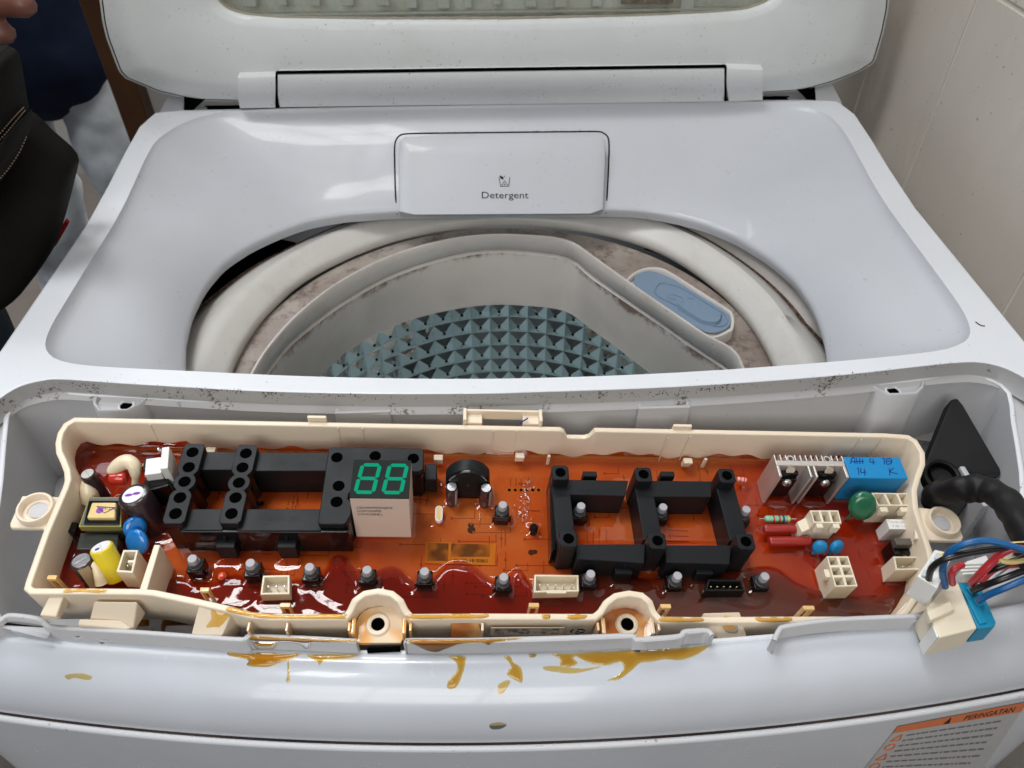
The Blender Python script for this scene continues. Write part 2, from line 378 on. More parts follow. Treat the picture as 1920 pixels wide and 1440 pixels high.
M_backw = plastic('back_wall_paint', (.50, .48, .45), .7, .05)
M_wood = plastic('brown_door_wood', (.095, .038, .014), .45, .2)
# ------------------------------------------------------------------ text helper (flat lettering projected onto a surface)
def text_mesh(s, size=1.):
    c = bpy.data.curves.new('t', 'FONT'); c.body = s; c.size = size; c.resolution_u = 3; c.fill_mode = 'BOTH'
    o = bpy.data.objects.new('t', c); COL.objects.link(o)
    me = bpy.data.meshes.new_from_object(o); vs = [tuple(v.co) for v in me.vertices]; fs = [tuple(p.vertices) for p in me.polygons]
    bpy.data.objects.remove(o); bpy.data.curves.remove(c); bpy.data.meshes.remove(me); return vs, fs
def lettering(name, s, mat, parent, Fr, w, o, ex, ey, wmax=None, lift=.15, **kw):
    """text laid in a frame at height w; o origin (u,v), ex/ey vectors (u,v) for width / height of one em"""
    vs, fs = text_mesh(s)
    xm = max(v[0] for v in vs); k = 1. if wmax is None else wmax/(xm*math.hypot(*ex))
    mb = MB(); P = [(o[0]+v[0]*ex[0]*k+v[1]*ey[0], o[1]+v[0]*ex[1]*k+v[1]*ey[1], w+lift) for v in vs]
    mb.add(P, fs); return build(name, mb, mat, parent, Fr, flat=True, **kw)
def cut(mb, y):
    keep = [i for i, f in enumerate(mb.f) if max(mb.v[k][1] for k in f) > y]
    mb.f = [mb.f[i] for i in keep]; mb.mi = [mb.mi[i] for i in keep]; return mb
# =================================================================== SETTING
fl = MB().box((500, 1200, -930), (6000, 6000, 20)); o = build('floor', fl, M_floor, flat=True, kind='structure')
XW = 340.
# right wall: plaster backing with individual tiles, joints recessed
wall = MB().box((XW+12, 600, 0), (20, 3600, 1840)); wo = build('wall', wall, M_grout, flat=True); tag(wo, 'beige tiled wall on the right beside the washing machine', 'wall')
ys = [-900, -420, 60, onx(1914, 522, XW)[1], onx(1827, 4, XW)[1], onx(1667, 0, XW)[1]]
ys += [ys[-1]+300*i for i in range(1, 6)]
ztop = onx(1888, 6, XW)[2]
zs = [-920, -420, ztop, ztop+600]
for i in range(len(ys)-1):
    for j in range(len(zs)-1):
        g = 1.6
        b = MB().box((XW+5+random.uniform(-.2, .2), (ys[i]+ys[i+1])/2, (zs[j]+zs[j+1])/2), (8.6, ys[i+1]-ys[i]-2*g, zs[j+1]-zs[j]-2*g))
        build('tile', b, M_tile, wo, bevel=.5)
bw = MB().box((-700, 2310, 200), (4000, 20, 2300)); tag(build('wall', bw, M_backw, flat=True), 'far pale wall of the room seen through the doorway behind the person', 'wall')
# door post
p0 = ony(145, 0, 900); p1 = ony(204, 10, 900)
dp = MB().box(((p0[0]+p1[0])/2, 930, 0), (p1[0]-p0[0], 60, 1840)); dp.box((p0[0]-5, 945, 0), (10, 26, 1838))
pw = MB().box(((p1[0]+XW)/2, 955, 0), (XW-p1[0], 60, 1840)); tag(build('wall', pw, M_backw, flat=True), 'pale painted wall close behind the raised lid, right of the brown door post', 'wall')
tag(build('door_post', dp, M_wood, bevel=3), 'brown wooden door post standing behind the person in pale jeans', 'door post')
# =================================================================== WASHING MACHINE
WMR = root('washing_machine', Matrix.Translation((0.015, .42, -.92)), 'white top-loading washing machine with lid raised and control recess open', 'washing machine')
CX = 15.
def front_curve(base, off=0., n=41, corner=True):
    """plan of the bowed front: list of (x,y) from left side to right side"""
    P = []
    f = lambda d: base + off - .0118*d + .00036*d*d
    L, R = -238., 238.
    if corner:
        yl = f(L); rx, ry = 48., 62.
        for a in np.linspace(0, 90, 9)[:-1]:
            a = math.radians(a); P.append((CX+L-rx*math.cos(a), yl+ry*(1-math.sin(a))+0))
    for d in np.linspace(L, R, n): P.append((CX+d, f(d)))
    if corner:
        yr = f(R)
        for a in np.linspace(90, 0, 9)[1:]:
            a = math.radians(a); P.append((CX+R+rx*math.cos(a), yr+ry*(1-math.sin(a))))
    return P
crease = front_curve(153.2); seam = front_curve(128.6)
ZC, ZS = -28., -56.
# fascia: convex quarter profile from crease to seam
rings = []
for s in np.linspace(0, 1, 15):
    a = s*math.pi/2; h = math.sin(a)**.85; v = 1-math.cos(a)**1.0
    rings.append([(c[0]+(q[0]-c[0])*h, c[1]+(q[1]-c[1])*h, ZC+(ZS-ZC)*(v*.55+s*.45)) for c, q in zip(crease, seam)])
mb = MB().loft([[(p[0], p[1]+.8, p[2]-1) for p in rings[0]]] + rings + [[(p[0], p[1]+3, p[2]-.3) for p in rings[-1]]], closed=False)
fascia = build('fascia', mb, M_panel, WMR, angle=70)
# dark seam slot and white bead
sl = MB().loft([[(p[0], p[1]+.6, ZS+.15) for p in seam], [(p[0], p[1]-.3, ZS-.5) for p in seam], [(p[0], p[1]-.9, ZS-1.9) for p in seam]], closed=False)
build('seam_gap', sl, plastic('seam_dirt', (.05, .035, .03), .8, .5, spec=.1, smudge=.6, smcol=(.01, .008, .006)), WMR)
def bead_pts(o, z): return [(p[0], p[1]+o, z) for p in seam]
bd = MB().loft([bead_pts(0, -58.0), bead_pts(-.7, -57.2), bead_pts(-1.7, -57.2), bead_pts(-2.6, -58.2), bead_pts(-2.8, -59.4), bead_pts(-2.4, -60.7), bead_pts(-1.4, -61.4)], closed=False)
build('trim_bead', bd, M_bead, WMR, angle=80)
cab = []
for z, o in ((-61.3, -1.4), (-66, -1.6), (-100, -2.), (-300, -1), (-880, 0), (-905, 2)):
    cab.append([(CX-286, 560, z)]+[(p[0], p[1]+o, z) for p in seam]+[(CX+286, 560, z), ])
cabinet = build('cabinet', MB().loft(cab, closed=True, cap=(False, True)), M_panel, WMR, angle=60)
# --- top frame: z=0 ring between case sides and the bowl edge
def P0(pts, z=0.): return [tuple(onz(x, y, z)[:2]) for x, y in pts]
rimlow = smooth_path([(-258, 262), (-254, 276), (-249, 288), (-243, 296), (-233, 300), (-223, 300.5), (-190, 296), (-150, 291), (-115, 287), (-60, 283), (-5, 281), (22, 281), (80, 281.5), (139, 284), (191, 288), (225, 292), (250, 294.5), (264, 294), (275, 288), (284, 274), (288, 262)], 3)
def bowl_z(y): t = min(1, max(0, (y-440)/150)); return 12*t*t*(3-2*t)
bowl_edge = [(-247.5, 540), (-247.5, 480), (-247.5, 420), (-247, 370), (-246.5, 348), (-244, 331), (-237, 320), (-225, 313.5), (-205, 309.5), (-161, 304.5), (-89, 297), (-5, 292), (79, 292), (166, 296.5), (235, 303), (257, 308.5), (268, 317), (273, 331), (275, 350), (276, 400), (277, 480), (278, 540), (276, 566), (267, 585), (248, 597.5), (215, 602.5), (172, 604), (20, 604), (-130, 604), (-185, 602), (-212, 597), (-231, 582), (-243, 562)]
bowl_edge = [tuple(p) for p in smooth_path(bowl_edge, 4, True)]
HC = np.array([10.5, 400.])
def polar(pts, c, N, default=None):
    """closed curve sampled at N equal angles about c"""
    a = np.array([math.atan2(p[1]-c[1], p[0]-c[0]) for p in pts]); r = np.array([math.hypot(p[0]-c[0], p[1]-c[1]) for p in pts])
    i = np.argsort(a); a = a[i]; r = r[i]; a = np.r_[a-2*math.pi, a, a+2*math.pi]; r = np.r_[r, r, r]
    th = -math.pi+2*math.pi*(np.arange(N)+.5)/N; return th, np.interp(th, a, r)
NB = 360
holepx = [(345, 700), (346, 640), (360, 580), (385, 530), (420, 489), (470, 456), (520, 433), (575, 413), (640, 401), (740, 394), (950, 391), (1140, 390), (1200, 392), (1260, 402), (1320, 417), (1380, 441), (1440, 478), (1490, 520), (1525, 570), (1545, 620), (1552, 655), (1554, 690)]
hz = -40.
hole = P0(holepx, hz)
hole = [(-184, 318), (-176, 306), (-160, 300)]+hole+[(205, 318), (197, 306), (181, 300)]+[(x, 299) for x in np.linspace(-150, 170, 12)]
def densify(P, k=5, closed=True):
    out = []; n = len(P)
    for i in range(n if closed else n-1):
        a, b = np.array(P[i]), np.array(P[(i+1) % n])
        for j in range(k): out.append(tuple(a+(b-a)*j/k))
    return out
def sm(r, k=2):
    for _ in range(k): r = (np.roll(r, 1)+r*2+np.roll(r, -1))/4
    return r
th, rb = polar(densify(bowl_edge), HC, NB); th, rh = polar(densify(hole), HC, NB); rh = sm(rh, 6)
ex = np.cos(th); ey = np.sin(th)
bx, by = HC[0]+ex*rb, HC[1]+ey*rb; hx, hy = HC[0]+ex*rh, HC[1]+ey*rh
bz = np.array([bowl_z(y) for y in by])
rings = []
prof = [(0, 0), (.004, .012), (.01, .03), (.02, .052), (.035, .075), (.06, .11), (.1, .16), (.22, .30), (.36, .42), (.5, .535), (.64, .645), (.76, .745), (.86, .84), (.93, .92), (.975, .975), (1, 1)]
side = np.clip((600-by)/260, 0, 1); side = side*side*(3-2*side)                     # sides: flatter pan then a rounded fall; rear: straight slope
for s, d in prof:
    d2 = np.where(side > 0, d*(1-side)+side*(.14*(1-math.exp(-s*28))+.34*s+.52*s**3.), d)
    rings.append(np.c_[bx+(hx-bx)*s, by+(hy-by)*s, bz+(hz-bz)*d2])
rings += [np.c_[HC[0]+ex*(rh-.6), HC[1]+ey*(rh-.6), np.full(NB, hz-2.)], np.c_[HC[0]+ex*(rh+.4), HC[1]+ey*(rh+.4), np.full(NB, hz-5.)], np.c_[HC[0]+ex*(rh+2), HC[1]+ey*(rh+2), np.full(NB, hz-9.)]]
bowl = build('bowl_surround', MB().loft([list(map(tuple, r)) for r in rings]), M_white, WMR, angle=75)
# casing: strip from bowl edge outwards. outer plan polygon
outer = [(-265, 575), (-265.3, 500), (-265.3, 400), (-265.3, 330), (-266, 290), (-267, 262)] + [tuple(p) for p in rimlow[1:-1]] + [(296, 262), (295.5, 300), (295.2, 400), (295.3, 500), (295.5, 575), (290, 600), (262, 604.5), (150, 605.5), (-120, 605.5), (-238, 604.5), (-260, 600)]
def flat_ring(outer, inner, zf):
    no, ni = len(outer), len(inner)
    V = [Vector(p[:2]) for p in outer]+[Vector(p[:2]) for p in inner]
    E_ = [(i, (i+1) % no) for i in range(no)]+[(no+i, no+(i+1) % ni) for i in range(ni)]
    v, e, f, *_ = delaunay_2d_cdt(V, E_, [], 0, 1e-5)
    po = [tuple(q) for q in outer]; pi_ = [tuple(q) for q in inner]
    keep = []
    for t_ in f:
        c = sum((v[i] for i in t_), Vector((0, 0)))/len(t_)
        if inside(c, po) and not inside(c, pi_): keep.append(tuple(t_))
    return [(q[0], q[1], zf(q[1])) for q in v], keep
def inside(c, P):
    r = False; n = len(P)
    for i in range(n):
        a, b = P[i], P[i-1]
        if (a[1] > c[1]) != (b[1] > c[1]) and c[0] < (b[0]-a[0])*(c[1]-a[1])/(b[1]-a[1])+a[0]: r = not r
    return r
bedge = list(zip(bx, by)); outd = densify(outer, 2); ins = [tuple(q) for q in offset_poly(outd, -.9)]
mb = MB(); mb.add(*flat_ring(ins, bedge, lambda y: bowl_z(y)+.02))
zo = [bowl_z(p[1]) for p in outd]
mb.loft([[(p[0], p[1], z+.02) for p, z in zip(ins, zo)], [(p[0]*.3+q[0]*.7, p[1]*.3+q[1]*.7, z-.2) for p, q, z in zip(ins, outd, zo)], [(p[0], p[1], z-.9) for p, z in zip(outd, zo)], [(p[0], p[1], z-9) for p, z in zip(outd, zo)]])
caseo = build('top_frame', mb, M_case, WMR, angle=40)
# side skirts of the case running to the front corner, both sides
for sx, X0, X1 in ((-1, -265.5, -271), (1, 295.5, 301)):
    prof2 = []
    for y in (604, 500, 400, 300, 262, 240, 215): prof2.append(y)
    za = lambda y: 0 if y > 262 else -26*((262-y)/47)**1.3*.9
    rg = [[(X0-sx*3, y, za(y)-.2), (X0, y, za(y)-.5), (X0+sx*1.8, y, za(y)-2.), (X0+sx*3, y, za(y)-6), (X1, y, -62), (X1, y, -900)] for y in prof2]
    build('side_panel', MB().loft(rg, closed=False), M_case, WMR, angle=50)
# corner shoulders beside the recess (case surface left and right of the control recess)
recess = [(-223, 299), (-234, 300.5), (-246, 292), (-248, 284), (-235, 244), (-223, 203), (-214, 180), (-207, 174.5), (-187, 172.5), (-160, 167.5), (-104, 161.5), (-58, 158.5), (-11, 156.8), (56, 156.6), (100, 158), (139, 160), (176, 164), (205, 172), (226, 184), (244, 205), (257, 231), (268, 262), (275, 281), (270, 290), (258, 295.5), (246, 294)]
def rz_(y): return -9.5-11.*min(1, max(0, (290-y)/125))
back = [(-223, 299), (-190, 294.6), (-150, 289.6), (-115, 285.6), (-60, 281.6), (-5, 279.6), (22, 279.6), (80, 280), (139, 282.5), (191, 286.5), (225, 290.5), (246, 293)]
recess_poly = recess[:-1]+back[::-1][:-1]                 # closed: starts (-223,299) round the front to (246,293) then back along rear
rec = [tuple(p) for p in smooth_path(recess_poly, 2, True)]
shoulder_out = []
for p in rec:
    d = np.array(p)-np.array([15, 230]); d = d/np.array([1, .62]); a = math.atan2(d[1], d[0])
    shoulder_out.append(a)
# shoulder strip: recess edge -> outwards 10 mm -> case edge
def outw(P, d): return [tuple(q) for q in offset_poly(P, d)]
o1 = outw(rec, 2.6); o3 = outw(rec, 6)
lipz = [rz_(p[1])-8.5*min(1, max(0, (186-p[1])/8)) for p in rec]
tx = lambda P, dz: [(p[0], p[1], z+dz) for p, z in zip(P, lipz)]
inn = outw(rec, -1.)
rw = MB().loft([tx(o1, -3), tx(o1, -.5), tx(outw(rec, 1.9), .2), tx(outw(rec, .6), .2), tx(rec, -.5)])
is_front = [p[1] < 200 and abs(p[0]-15) < 225 for p in rec]
build('recess_edge', rw, M_bead, WMR, angle=60)
wl = MB().loft([tx(rec, -.4), [(p[0], p[1], -66.) for p in outw(rec, -1.5)]])
recess_wall = build('recess_wall', wl, M_recess, WMR, angle=30)
fl_ = MB(); fl_.add([(p[0], p[1], -65.) for p in outw(rec, 3)], [tuple(range(len(rec)))]); recess_floor = build('recess_floor', fl_, M_recess, WMR, flat=True)
# shoulder surface between the recess and the sides/fascia crease
cr2 = [(p[0], p[1]) for p in crease]
shl = MB()
left = [(-223, 303), (-238, 303.5), (-249, 296), (-251, 284), (-238, 244), (-226, 203), (-217, 178), (-209, 172.2), (-187, 170)]
lo = [(-232, 301.5), (-250, 296), (-266, 286), (-268, 262), (-268.5, 244), (-269, 226), (-262, 198), (-240, 180), (-187, 165.)]
shl.loft([[(p[0], p[1], rz_(p[1])-2.5) for p in left], [(a[0]*.5+b[0]*.5, a[1]*.5+b[1]*.5, rz_(b[1])-3) for a, b in zip(left, lo)], [(p[0], p[1], min(-3, rz_(p[1])-2+ (8 if p[1] > 270 else 0))) for p in lo]], closed=False)
build('shoulder', shl, M_recess, WMR, angle=60); shl = MB()
right = [(246, 297), (260, 299), (273, 294), (278.5, 282), (271.5, 262), (260.5, 230), (247, 203), (229, 181.5), (207, 169.5), (176, 161.5)]
ro_ = [(262, 296), (280, 293), (294, 282), (297, 268), (297.5, 250), (297.5, 232), (292, 205), (270, 187), (225, 172), (176, 160.)]
shl.loft([[(p[0], p[1], rz_(p[1])-2.5) for p in right], [(a[0]*.5+b[0]*.5, a[1]*.5+b[1]*.5, rz_(b[1])-3) for a, b in zip(right, ro_)], [(p[0], p[1], min(-3, rz_(p[1])-2+(8 if p[1] > 270 else 0))) for p in ro_]], closed=False)
build('shoulder', shl, M_recess, WMR, angle=60)
fp_out = [(-270, 300), (-270, 250), (-268, 215)]+[(p[0], p[1]+1) for p in crease]+[(300, 215), (300, 250), (300, 300), (150, 302), (-120, 302)]
fp = MB(); fp.add(*flat_ring(fp_out, outw(rec, 2.), lambda y: -30.5)); build('recess_flange', fp, M_recess, WMR, flat=True)
# dirty step between top rim and recess edge
RL = [tuple(p) for p in rimlow]
st = MB().loft([[(x, y, -.4) for x, y in RL], [(x, y-.3, -9) for x, y in RL], [(x, y-3.6, -11.5) for x, y in RL]], closed=False)
def step_mat():
    m, t, p = nt('grimy_step'); co = obj_co(t)
    f = noise(t, co, 520, 4, .7); b = noise(t, co, 60, 2)
    mu = node(t, 'ShaderNodeMath', operation='MULTIPLY'); link(t, f, mu.inputs[0]); link(t, b, mu.inputs[1])
    c = mixc(t, ramp(t, mu.outputs[0], [(.335, (0, 0, 0)), (.38, (.9, .9, .9))]), (.40, .40, .40), (.10, .06, .04)); link(t, c, p.inputs['Base Color']); p.inputs['Roughness'].default_value = .6; return m
M_step = step_mat()
stepo = build('step_ledge', st, M_step, WMR)
# clip tabs on the step
for xa, xb, yy in ((74, 119, 724), (345, 407, 740), (547, 636, 749), (909, 1013, 750), (1282, 1370, 733), (1508, 1570, 717), (1790, 1832, 694)):
    a = onz(xa, yy, -8.5); b = onz(xb, yy-(0 if xa < 1200 else 3), -8.5); m_ = (a+b)/2
    mb = MB().box((m_[0], m_[1]+.6, -8.3), (abs(b[0]-a[0]), 2.4, 2.2), math.atan2(b[1]-a[1], b[0]-a[0])); build('clip_tab', mb, M_bead, WMR, bevel=.4)
# wall pockets (two square, two screw bosses)
for x0, x1, yt, yb in ((628, 733, 757, 766), (1196, 1294, 748, 757)):
    a = onz(x0, yb, -9.5); b = onz(x1, yb-1, -9.5); c = onz(x0, yt-6, -9.5)
    y0 = a[1]-3.; y1 = c[1]+6; xm = (a[0]+b[0])/2; w_ = b[0]-a[0]
    mb = MB(); mb.box((xm, y0+1, -38), (w_, 2, 56)); mb.box((a[0]+1, (y0+y1)/2+1, -38), (2, y1-y0-2, 56)); mb.box((b[0]-1, (y0+y1)/2+1, -38), (2, y1-y0-2, 56))
    mb.box((xm, (y0+y1)/2+1, -13), (w_-4, y1-y0-2, 1.5)); po = build('pocket', mb, M_recess, WMR, bevel=.6)
    for k in (-.12, .12): build('rib', MB().box((xm+w_*k, y1-1.5, -10.5), (1.6, 4, 5)), M_bead, po, bevel=.5)
for (cx0, cx1, yt, yb, hx_, hy_) in ((165, 262, 741, 772, 236, 759), (1648, 1746, 716, 741, 1675, 732)):
    a = onz(cx0, yb, -9.5); b = onz(cx1, yb, -9.5); c = onz((cx0+cx1)/2, yt, -9.5); hxy = onz(hx_, hy_, -10.5)
    y0 = a[1]; y1 = c[1]+6
    pol = [(a[0]-2, y1), (a[0], y0+6), (a[0]+5, y0), (b[0]-7, y0), (b[0]-1, y0+5), (b[0]+5, y1)]
    pol = [tuple(p) for p in pol]; innr = [tuple(q) for q in offset_poly(pol, -2)]
    mb = MB().loft([[(p[0], p[1], -64) for p in outw(pol, 1)], [(p[0], p[1], -10.2) for p in pol], [(p[0], p[1], -9.4) for p in outw(pol, -.6)], [(p[0], p[1], -9.6) for p in outw(pol, -1.4)], [(p[0], p[1], -11.5) for p in outw(pol, -2)]], cap=(False, True))
    bo = build('screw_boss', mb, M_recess, WMR, angle=50)
    build('screw_hole', MB().lathe([(4.4, 0), (4.2, .6), (3.2, .7), (3.0, -.4)], (hxy[0], hxy[1], -11.4), n=28, cap=(False, False)), M_bead, bo)
    build('hole_shadow', MB().lathe([(3.0, 0), (3.0, .12)], (hxy[0], hxy[1], -11.4), n=24), M_dark, bo)
# recess clutter: ribs on the floor front right and front left
for x, y, sx_, sy_, h_ in ((-160, 176, 14, 6, 26), (-140, 177, 16, 6, 24), (244, 236, 3, 26, 34)):
    build('rib', MB().box((x, y, -65+h_/2), (sx_, sy_, h_)), M_recess, WMR, bevel=.8)
# front ridge (lip) pieces between the recess and the crease, with gaps
def ridge(pts, z=-19.5, zb=-29.5, t=2.2):
    P = smooth_path([onz(x, y, z)[:2] for x, y in pts], 3)
    n = len(P); L = []; R_ = []
    for i, p in enumerate(P):
        d = P[min(i+1, n-1)]-P[max(0, i-1)]; d /= np.linalg.norm(d); nn = np.array([-d[1], d[0]]); L.append(p+nn*t*.5); R_.append(p-nn*t*.5)
    f = lambda A, zz, k=0.: [(a[0], a[1]-k, zz) for a in A]
    mb = MB().loft([f(L, zb), f(L, z-.5), f([l*.75+r*.25 for l, r in zip(L, R_)], z), f([l*.25+r*.75 for l, r in zip(L, R_)], z), f(R_, z-.5), f(R_, zb+1), f(R_, zb, .8)], closed=False)
    n2 = n
    mb.add([(L[0][0], L[0][1], zb), (L[0][0], L[0][1], z-.5), (R_[0][0], R_[0][1], z-.5), (R_[0][0], R_[0][1], zb)], [(0, 1, 2, 3)])
    mb.add([(L[-1][0], L[-1][1], zb), (L[-1][0], L[-1][1], z-.5), (R_[-1][0], R_[-1][1], z-.5), (R_[-1][0], R_[-1][1], zb)], [(0, 1, 2, 3)])
    return build('front_ridge', mb, M_recess, WMR, angle=50)
ridges = [ridge([(-60, 1185), (-25, 1172), (0, 1162), (12, 1153), (40, 1154), (78, 1161), (88, 1172), (130, 1177), (250, 1184), (360, 1192), (452, 1198), (462, 1193), (474, 1192), (560, 1195), (668, 1201)]),
          ridge([(762, 1203), (772, 1200), (880, 1200), (1000, 1197), (1100, 1194), (1184, 1191), (1192, 1198), (1230, 1196), (1274, 1192), (1283, 1184), (1300, 1182), (1327, 1181), (1336, 1190)], t=2.4),
          ridge([(1452, 1200), (1462, 1180), (1475, 1173), (1552, 1162), (1640, 1157), (1716, 1154)])]
# ledge strip under the ridges, up to crease
lg = MB().loft([[(p[0], p[1]+1.4, ZC-2.4) for p in crease], [(p[0], p[1]+.9, ZC-.7) for p in crease], [(p[0], p[1]-.6, ZC-.4) for p in crease]], closed=False)
build('front_ledge', lg, M_bead, WMR)
for a, b, y in ((688, 750, 1222), (1203, 1265, 1213), (38, 72, 1171)):
    p = onz(a, y, -27); q = onz(b, y, -27); m_ = (p+q)/2
    build('drain_slot', MB().box((m_[0], m_[1]+1.2, -27.6), (q[0]-p[0], 1.8, 1.6)), M_dark, WMR, bevel=.2)
# --- rear shoulders
def corner_piece(pts, z0, z1, name='corner_post'):
    P = [tuple(onz(x, y, z)[:2])+(z,) for x, y, z in pts]
    mb = MB().loft([[(p[0], p[1], p[2]) for p in P], [(p[0], p[1]+2, z0) for p in P]], cap=(True, False)); return build(name, mb, M_case, WMR, bevel=1.)
corner_piece([(283, 253, 0), (296, 214, 6), (320, 170, 14), (345, 176, 16), (344, 240, 4), (326, 252, 0)], -60, 0)
corner_piece([(1588, 233, 0), (1578, 190, 6), (1560, 155, 14), (1528, 160, 16), (1528, 200, 8), (1552, 234, 0)], -60, 0)
for X, sg in ((-236, -1), (266, 1)):       # rounded inner corners behind the bowl
    mb = MB(); rg = []
    for k in range(9):
        a = math.radians(90*k/8); rg.append([(X+sg*(18*math.sin(a)-14), 588+14*math.cos(a)+dy, 9.5+dz) for dy, dz in ((-4, 0), (2, 1.5), (10, 1.2), (20, -3))])
    mb.loft(rg, closed=False); build('rounded_corner', mb, M_white, WMR, angle=60)
build('rear_deck', MB().box((15, 655, -2), (556, 84, 14)), M_case, WMR, bevel=2)
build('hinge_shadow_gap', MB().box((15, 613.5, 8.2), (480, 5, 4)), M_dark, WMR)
for pxs in ([(345, 182), (384, 187), (356, 212), (345, 217)], [(1494, 168), (1528, 165), (1531, 204), (1512, 186)]):
    q_ = [ony(x, y, 603.5) for x, y in pxs]; build('corner_gap', MB().loft([[tuple(p) for p in q_], [tuple(p+np.array([0, 2.5, 0])) for p in q_]], cap=(True, True)), M_dark, WMR, flat=True)
# --- detergent drawer
B_o = np.array([11., 563.9, -6.4]); b_v = np.array([0, 63., 52.]); b_v /= np.linalg.norm(b_v); b_u = np.array([1., 0, 0]); b_n = np.cross(b_u, b_v)
BF = Frame(B_o, np.c_[b_u, b_v, b_n])
def bp(px, py, w): p = BF.at(px, py, w); return (float(p[0]), float(p[1]))
wB = 5.5
dz_ = [bp(741, 405, 3), bp(740, 300, 3), bp(742, 262, 3), bp(752, 252, 3), bp(800, 250, 3), bp(1080, 247, 3), bp(1131, 249, 3), bp(1141, 260, 3), bp(1141, 300, 3), bp(1136, 404, 3)]
tb_ = bvh(bowl); gp = []
for x, y in ((745, 402), (742, 370), (740.5, 330), (740, 300), (740, 275), (743, 262), (751, 253.5), (765, 251), (800, 250), (850, 249.5), (940, 248.5), (1030, 247.5), (1080, 247), (1120, 247), (1132, 250), (1140, 258), (1142, 275), (1141.5, 300), (1140, 335), (1138, 370), (1136.5, 400)):
    h, n = hit(tb_, x, y, .1)
    if h is not None: gp.append(tuple(h))
build('drawer_gap', MB().tube(gp, .62, 8), M_dark, WMR)
d1 = offset_poly(dz_, -1.1)
q1 = [bp(748, 397, 4), bp(747, 300, 4), bp(749, 266, 4), bp(757, 257, 4), bp(800, 254, 4), bp(1080, 252, 4), bp(1126, 254, 4), bp(1134, 263, 4), bp(1135, 300, 4), bp(1131, 393, 4)]
q2 = [bp(777, 403, 8), bp(772, 310, 8), bp(768, 297, 8), bp(773, 289, 8), bp(800, 288, 8), bp(1080, 283, 8), bp(1108, 283, 8), bp(1116, 290, 8), bp(1114, 310, 8), bp(1107, 401, 8)]
lo_ = [(p[0], p[1]) for p in q1]
mb = MB().loft([[(p[0], p[1], -8) for p in lo_], [(p[0], p[1], 3.6) for p in lo_], [(p[0]*.99, p[1]-.2, 4.4) for p in lo_], [(p[0], p[1], 8.) for p in q2]], cap=(True, True))
drawer = build('detergent_drawer', mb, M_white, WMR, BF, bevel=.5)
tc = bp(902, 372, 8); te = bp(991, 372, 8)
lettering('lettering', 'Detergent', M_inkb, drawer, BF, 8.15, tc, (1, (te[1]-tc[1])/(te[0]-tc[0])), (0, 7.6), wmax=te[0]-tc[0], lift=.1)
ic = bp(946, 341, 8); mb = MB()
def stroke(mb, pts, w, z):
    for a, b in zip(pts[:-1], pts[1:]):
        a = np.array(a); b = np.array(b); d = b-a; L = np.linalg.norm(d)+1e-6; mb.box(((a[0]+b[0])/2, (a[1]+b[1])/2, z), (L+w*.6, w, .12), math.atan2(d[1], d[0]))
stroke(mb, [(ic[0]-4.2, ic[1]+3.5), (ic[0]-3.1, ic[1]-3.6), (ic[0]+3.1, ic[1]-3.6), (ic[0]+4.2, ic[1]+3.5)], .5, 8.2)
mb.prism([(ic[0]-3.8, ic[1]+4.6), (ic[0]-3.2, ic[1]+5.2), (ic[0]-.4, ic[1]+3.4), (ic[0]-1.2, ic[1]+1.6), (ic[0]-3., ic[1]+2.8)], 8.15, 8.28)
for dx, dy in ((0, .6), (-.9, -.7), (.9, -.7), (-1.8, -2.1), (0, -2.1), (1.8, -2.1), (.2, 4.4)): mb.lathe([(.5, 0), (.5, .12)], (ic[0]+dx, ic[1]+dy, 8.15), n=10)
build('detergent_icon', mb, M_inkb, drawer, BF, flat=True)
# --- lid, raised
LF = Frame((15., 603., 10.), np.array([[1, 0, 0], [0, math.sin(math.radians(7)), -math.cos(math.radians(7))], [0, math.cos(math.radians(7)), math.sin(math.radians(7))]]))
def lp(px, py, w=0.): p = LF.at(px, py, w); return (float(p[0]), float(p[1]))
lid_px = [(168, -160), (180, -80), (193, 0), (198, 40), (205, 70), (228, 132), (240, 145), (300, 170), (365, 185), (430, 187), (700, 190), (960, 190), (1200, 186), (1430, 172), (1500, 168), (1560, 152), (1610, 132), (1636, 115), (1652, 60), (1660, 20), (1662, 0), (1672, -80), (1684, -160)]
lid_out = [lp(*p) for p in lid_px]; top = [lp(1640, -430), lp(220, -430)]
lid_in_px = [(212, -160), (218, -80), (226, 0), (232, 50), (240, 90), (262, 128), (275, 134), (330, 150), (380, 160), (440, 168), (700, 172), (960, 172), (1200, 168), (1420, 150), (1480, 146), (1530, 134), (1575, 118), (1600, 104), (1618, 50), (1624, 15), (1628, 0), (1636, -80), (1645, -160)]
lid_in = [lp(*p, 6) for p in lid_in_px]; top2 = [lp(1610, -420, 6), lp(250, -420, 6)]
win_px = [(385, -160), (388, -60), (394, -20), (405, 5), (425, 22), (460, 31), (520, 36), (700, 39), (960, 39), (1200, 33), (1330, 27), (1400, 21), (1440, 8), (1462, -12), (1470, -60), (1474, -160)]
A_o = lid_out+top; A_i = lid_in+top2
n_ = len(A_o)
